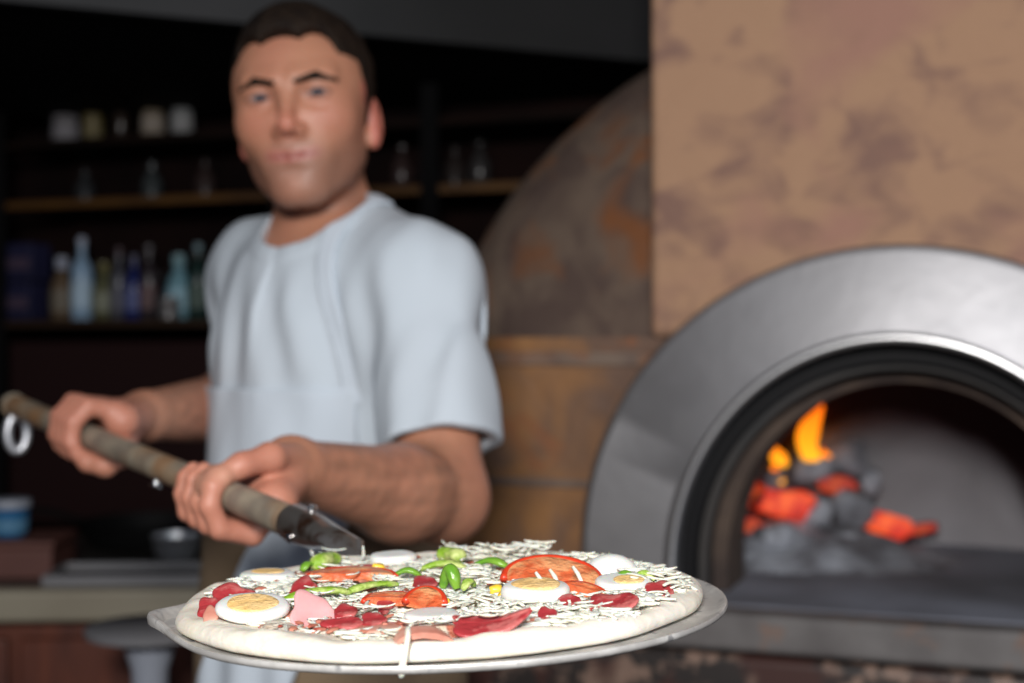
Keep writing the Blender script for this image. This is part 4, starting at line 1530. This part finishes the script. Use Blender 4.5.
def skin_col(v):
    base = np.array((.47, .215, .130))
    c = np.tile(base, (len(v), 1)).astype(np.float64)
    q = to_head(v)
    ax_ = np.abs(q[:, 0])
    inhead = nrm(q) < .19

    def blend(c, w_, col):
        w_ = np.clip(w_, 0, 1)[:, None]
        return c * (1 - w_) + np.array(col) * w_
    c = blend(c, .35 * vnoise(v, 40, 3) + .1, (.44, .17, .115))
    # cheeks, nose, ears
    c = blend(c, inhead * .30 * np.exp(-(((ax_ - .040) / .02) ** 2 + ((q[:, 2] + .018) / .02) ** 2)) * (q[:, 1] < -.02), (.52, .15, .11))
    c = blend(c, inhead * .45 * np.exp(-((ax_ / .014) ** 2 + ((q[:, 2] + .026) / .016) ** 2)) * (q[:, 1] < -.09), (.54, .15, .11))
    c = blend(c, inhead * .7 * (ax_ > .0740) * (np.abs(q[:, 2] + .014) < .04), (.60, .17, .13))
    # stubble round jaw, chin, upper lip
    st = sm(-q[:, 2], .030, .062) * sm(-q[:, 1], -.03, .01) * (1 - .55 * np.exp(-((ax_ / .013) ** 2 + ((q[:, 2] + .090) / .014) ** 2)))
    st = np.maximum(st, np.exp(-(((q[:, 2] + .046) / .006) ** 2)) * (ax_ < .024) * (q[:, 1] < -.085) * .8)
    st = st * (1 - np.exp(-(((ax_ - .044) / .018) ** 2 + ((q[:, 2] + .035) / .022) ** 2)) * .8)
    st = st * sm(q[:, 2], -.135, -.105)
    c = blend(c, inhead * .60 * st, (.20, .105, .075))
    # lips
    lp = np.exp(-(((q[:, 2] + .0592 - .12 * ax_) / .0066) ** 4 + (ax_ / .0290) ** 6)) * (q[:, 1] < -.074)
    c = blend(c, inhead * .75 * lp, (.46, .14, .115))
    slit = np.exp(-(((q[:, 2] + .0590 - .10 * ax_) / .0017) ** 2 + (ax_ / .029) ** 8)) * (q[:, 1] < -.074)
    c = blend(c, inhead * .75 * slit, (.14, .04, .035))
    # lashes / lids darker line
    ly = ((ax_ - EYX) / .0135) ** 2 + ((q[:, 2] - EYZ) / .0058) ** 2
    c = blend(c, inhead * (q[:, 1] < -.07) * .6 * np.exp(-((ly - 1) / .45) ** 2), (.12, .06, .045))
    c = blend(c, inhead * (q[:, 1] < -.06) * .25 * np.exp(-(((ax_ - EYX) / .018) ** 2 + ((q[:, 2] - EYZ + .002) / .012) ** 2)), (.34, .14, .11))
    # neck a little redder
    # forearm hair patches
    for (a, b, sd_) in ((EL, WL, 5), (ER, WR, 8)):
        ba = b - a
        h = ((v - a) @ ba) / float(ba @ ba)
        dist = nrm(v - a - np.clip(h, 0, 1)[:, None] * ba)
        m = (dist < .075) * sm(h, -.05, .25) * (1 - sm(h, .85, 1.02))
        n = np.clip(.55 + .6 * vnoise(v * np.array((1, 1, 1.6), np.float32), 120, sd_) + .35 * vnoise(v, 400, sd_ + 1), 0, 1)
        c = blend(c, m * n * .62, (.17, .085, .055))
    # knuckles and fingertips pinker
    for hc in (hp_(tL, 0, 0), hp_(tR, 0, 0)):
        d = nrm(v - hc)
        c = blend(c, .45 * (d < .09) * (1 - sm(d, .05, .09)), (.58, .22, .16))
    for tp in (thumbL[-1][0], fingersL[0][-1][0], fingersL[1][-1][0]):
        c = blend(c, .6 * np.exp(-(nrm(v - np.array(tp, np.float32)) / .010) ** 2), (.66, .40, .28))
    return c


person = np_obj('person', mesh_sdf(body_sdf, (-.56, 1.10, 0.0), (.12, 2.10, 1.76), .0023), M['skin'], None, skin_col)
tag(person, 'man in a white T-shirt and apron holding the long peel with both hands', 'person')

# ---- eyes
for sx in (-1, 1):
    c = from_head((EYX * sx, EYY, EYZ))
    ro = (Vector((0, 0, CAMZ)) - c).to_track_quat('Z', 'Y').to_euler()
    r0 = .0125
    eo = obj('eyeball', MB().lathe([(r0 * math.sin(a) + 1e-5, r0 * math.cos(a)) for a in [PI * i / 20 for i in range(21)]], 32), M['eye_white'], person, c, ro, angle=180)
    obj('iris', MB().lathe([(0.0066, r0 * .86), (0.0058, r0 * .915), (0.0, r0 * 1.03)], 28), M['iris'], eo, angle=180)
    obj('pupil', MB().lathe([(0.0024, r0 * .985), (0.0021, r0 * 1.02), (0.0, r0 * 1.05)], 20), M['pupil'], eo, angle=180)

# ---- hair
def hair_sdf(Q, c, rad):
    q = to_head(Q)
    s = q.copy()
    s[:, 0] = np.abs(s[:, 0])
    d = ell_(q, (0, .020, .040), (.0830, .1020, .0875))
    d = smin(d, ell_(q, (0, -.030, .070), (.058, .060, .052)), .02)
    d = smin(d, ell_(s, (.067, .004, .020), (.012, .030, .046)), .012)        # side and sideburn
    d = d + .0012 * vnoise(Q, 260, 9) + .0012 * vnoise(Q, 90, 10)
    # face opening
    s[:, 0] = np.abs(q[:, 0] + .0050)
    face = ell_(s, (.0, -.125, .008), (.0645, .088, .084))
    face = np.minimum(face, ell_(s, (.030, -.115, .028), (.040, .075, .050)))
    face = np.minimum(face, ell_(s, (.040, -.095, .048), (.0245, .060, .036)))
    d = smax(d, -face, .004)
    cut = -(q[:, 2] + .022 + .9 * np.clip(q[:, 1] + .0, -.1, .1) * 1.0)        # nape line falls toward the back
    d = smax(d, cut, .006)
    ear = ell_(np.stack([np.abs(q[:, 0]), q[:, 1], q[:, 2]], -1), (.084, .021, -.018), (.020, .021, .032))
    d = smax(d, -ear, .004)
    return d


np_obj('hair', mesh_sdf(hair_sdf, HC - .15, HC + .16, .0023), M['hair'], person)


def brow_sdf(Q, c, rad):
    q = to_head(Q)
    s = q.copy()
    s[:, 0] = np.abs(s[:, 0])
    d = smin(cap_(s, (.013, -.0985, .0225), (.034, -.0915, .0280), .0030, .0042), cap_(s, (.034, -.0915, .0280), (.054, -.0755, .0220), .0042, .0024), .003)
    return d + .0012 * vnoise(Q, 500, 4)


np_obj('eyebrows', mesh_sdf(brow_sdf, HC - .14, HC + .14, .0016), M['hair'], person)


# ---- T-shirt
def folds(Q):
    b = to_body(Q)
    # drape creases running down from the collar and at the armpits
    a = b[:, 0] + .10 * (b[:, 2] - 1.3) * np.sign(b[:, 0])
    f = .0052 * np.sin(a * 95 + 2.0 * np.sin(b[:, 2] * 9)) * gs(b[:, 2] - 1.33, .07) * (b[:, 1] > 0)
    f = f + .0050 * vnoise(Q * np.array((1, 1, .40), np.float32), 42, 12) + .0015 * vnoise(Q * np.array((1, 1, .6), np.float32), 90, 13)
    return f


CUFL = SL + (EL - SL) * .77
SLE = SL + (EL - SL) * .90 + np.array((.004, 0, 0), np.float32)
CUFR = SR + (ER - SR) * .8


def shirt_sdf(Q, c, rad):
    d = torso(Q, .013)
    sl = cap_(Q, SL + np.array((.002, 0, -.002), np.float32), SLE, .0605, .0645)
    fo = .0025 * np.sin(((Q - SL) @ Lx) * 120 + Q[:, 2] * 12) * sm(1.42 - Q[:, 2], 0, .12)
    sl = sl + fo
    axL = (EL - SL) / np.linalg.norm(EL - SL)
    cutp = (Q - CUFL) @ (axL * .75 + np.array((0, 0, -.25), np.float32))
    sl = smax(sl, cutp / .95, .003)
    sr = cap_(Q, SR, ER, .060, .060)
    axR = (ER - SR) / np.linalg.norm(ER - SR)
    sr = smax(sr, (Q - CUFR) @ axR, .003)
    d = smin(d, smin(sl, sr, .01), .045)
    d = d + folds(Q)
    # hem
    d = smax(d, 1.10 - Q[:, 2], .003)
    # sleeve mouths
    m1 = cap_(Q, CUFL - (EL - SL) * .30, CUFL + (EL - SL) * .5, .048, .0600)
    m2 = cap_(Q, CUFR - (ER - SR) * .25, CUFR + (ER - SR) * .5, .046, .056)
    d = smax(d, -(m1 + fo * .8), .002)
    d = smax(d, -m2, .002)
    # neck opening
    up = (HC - NB) / np.linalg.norm(HC - NB)
    ctr = NB + np.array((-.006, -.036, -.019), np.float32)
    hole_ = cap_(Q, ctr - up * .05, ctr + up * .22, .0600, .0720)
    d = d - .0020 * (1 - sm(hole_, .015, .018))
    d = smax(d, -hole_, .004)
    return d


np_obj('t_shirt', mesh_sdf(shirt_sdf, (-.50, 1.38, 1.02), (.06, 2.02, 1.55), .0030), M['shirt'], person)


# ---- apron: bib, neck strap, waist band and skirt
def apron_sdf(Q, c, rad):
    b = to_body(Q)
    tor = torso(Q, .016) + folds(Q) * .8
    shell = np.abs(tor - .002) - .0026
    top = 1.268 + .0 * b[:, 0]
    bib = smax(shell, np.abs(b[:, 0] + .005) - .128, .004)
    bib = smax(bib, b[:, 2] - top, .004)
    bib = smax(bib, -b[:, 1] + .02, .004)
    bib = smax(bib, 1.125 - b[:, 2], .004)
    # thicker folded hem on the bib top
    # neck straps from the bib corners round the neck
    st = None
    for s in (1,):
        ctr_a = s * (.118 - .046 * sm(b[:, 2], 1.26, 1.45))
        x = smax(np.abs(tor - .0005) - .0022, np.abs(b[:, 0] - ctr_a) - .012, .003)
        x = smax(x, 1.25 - b[:, 2], .003)
        x = smax(x, -b[:, 1] - .015, .004)
        st = x if st is None else np.minimum(st, x)
    up = (HC - NB) / np.linalg.norm(HC - NB)
    ctr = NB + np.array((-.006, -.036, -.019), np.float32)
    st = smax(st, -(cap_(Q, ctr - up * .05, ctr + up * .22, .0600, .0720) - .003), .002)
    return np.minimum(bib, st)


np_obj('apron', mesh_sdf(apron_sdf, (-.48, 1.45, 1.03), (.06, 1.95, 1.54), .0026), M['apron'], person)


def skirt_sdf(Q, c, rad):
    b = to_body(Q)
    zz = np.clip((1.15 - Q[:, 2]) / .6, 0, 1)
    r = ((b[:, 0] / (.152 + .03 * zz)) ** 2 + ((b[:, 1] - .01) / (.134 + .03 * zz)) ** 2)
    d = (np.sqrt(r) - 1) * .14 + .004 * np.sin(b[:, 0] * 60 + 2 * np.sin(Q[:, 2] * 5)) * zz + .002 * vnoise(Q, 40, 21)
    d = np.abs(d) - .003
    d = smax(d, Q[:, 2] - 1.142, .003)
    d = smax(d, .52 - Q[:, 2], .003)
    return smax(d, -b[:, 1] - .03, .004)


np_obj('waist_apron', mesh_sdf(skirt_sdf, (-.50, 1.45, .50), (.06, 1.95, 1.16), .0034), M['khaki'], person)


def trouser_sdf(Q, c, rad):
    b = to_body(Q)
    d = None
    for s in (-1, 1):
        hip = BC + Lx * .080 * s + np.array((0, 0, .92), np.float32)
        kn = BC + Lx * .115 * s + Fx * .03 + np.array((0, 0, .49), np.float32)
        an = BC + Lx * .125 * s - Fx * .02 + np.array((0, 0, .05), np.float32)
        x = smin(cap_(Q, hip, kn, .090, .074), cap_(Q, kn, an, .076, .062), .03)
        d = x if d is None else smin(d, x, .008)
    d = smin(d, ell_(b, (0, -.01, .94), (.150, .120, .16)), .04) + .003 * vnoise(Q, 35, 30)
    d = smax(d, Q[:, 2] - 1.06, .003)
    return smax(d, .045 - Q[:, 2], .003)


np_obj('trousers', mesh_sdf(trouser_sdf, (-.50, 1.42, .03), (.08, 2.0, 1.08), .0045), M['khaki'], person)


def shoe_sdf(Q, c, rad):
    d = None
    for s in (-1, 1):
        an = BC + Lx * .125 * s - Fx * .03 + np.array((0, 0, .045), np.float32)
        toe = an + Fx * .16 + np.array((0, 0, -.008), np.float32)
        x = smin(cap_(Q, an, toe, .046, .042), cap_(Q, an, an + np.array((0, 0, .06), np.float32), .046, .044), .03)
        d = x if d is None else np.minimum(d, x)
    return smax(d, .001 - Q[:, 2], .002)


np_obj('shoes', mesh_sdf(shoe_sdf, (-.55, 1.35, -.01), (.12, 2.0, .17), .0045), M['leather'], person)

# white towel tucked in at the waist
def towel_sdf(Q, c, rad):
    b = to_body(Q)
    t = np.clip((1.15 - Q[:, 2]) / .45, 0, 1)
    zz = np.clip((1.15 - Q[:, 2]) / .6, 0, 1)
    r = np.sqrt((b[:, 0] / (.166 + .03 * zz)) ** 2 + ((b[:, 1] - .01) / (.150 + .03 * zz)) ** 2)
    d = (r - 1) * .15 + .003 * np.sin(b[:, 0] * 110 + 3) + .002 * vnoise(Q, 40, 33)
    d = np.abs(d) - .0045
    ctr = .092 - .17 * t
    d = smax(d, np.abs(b[:, 0] - ctr) - (.040 + .055 * t), .004)
    d = smax(d, Q[:, 2] - 1.15, .003)
    d = smax(d, .72 - Q[:, 2], .003)
    return smax(d, -b[:, 1], .004)


tw = np_obj('towel', mesh_sdf(towel_sdf, (-.50, 1.45, .70), (.06, 1.95, 1.17), .003), M['apron'])
tag(tw, 'white cloth tucked in at the waist of the man, hanging below the pizza', 'towel')
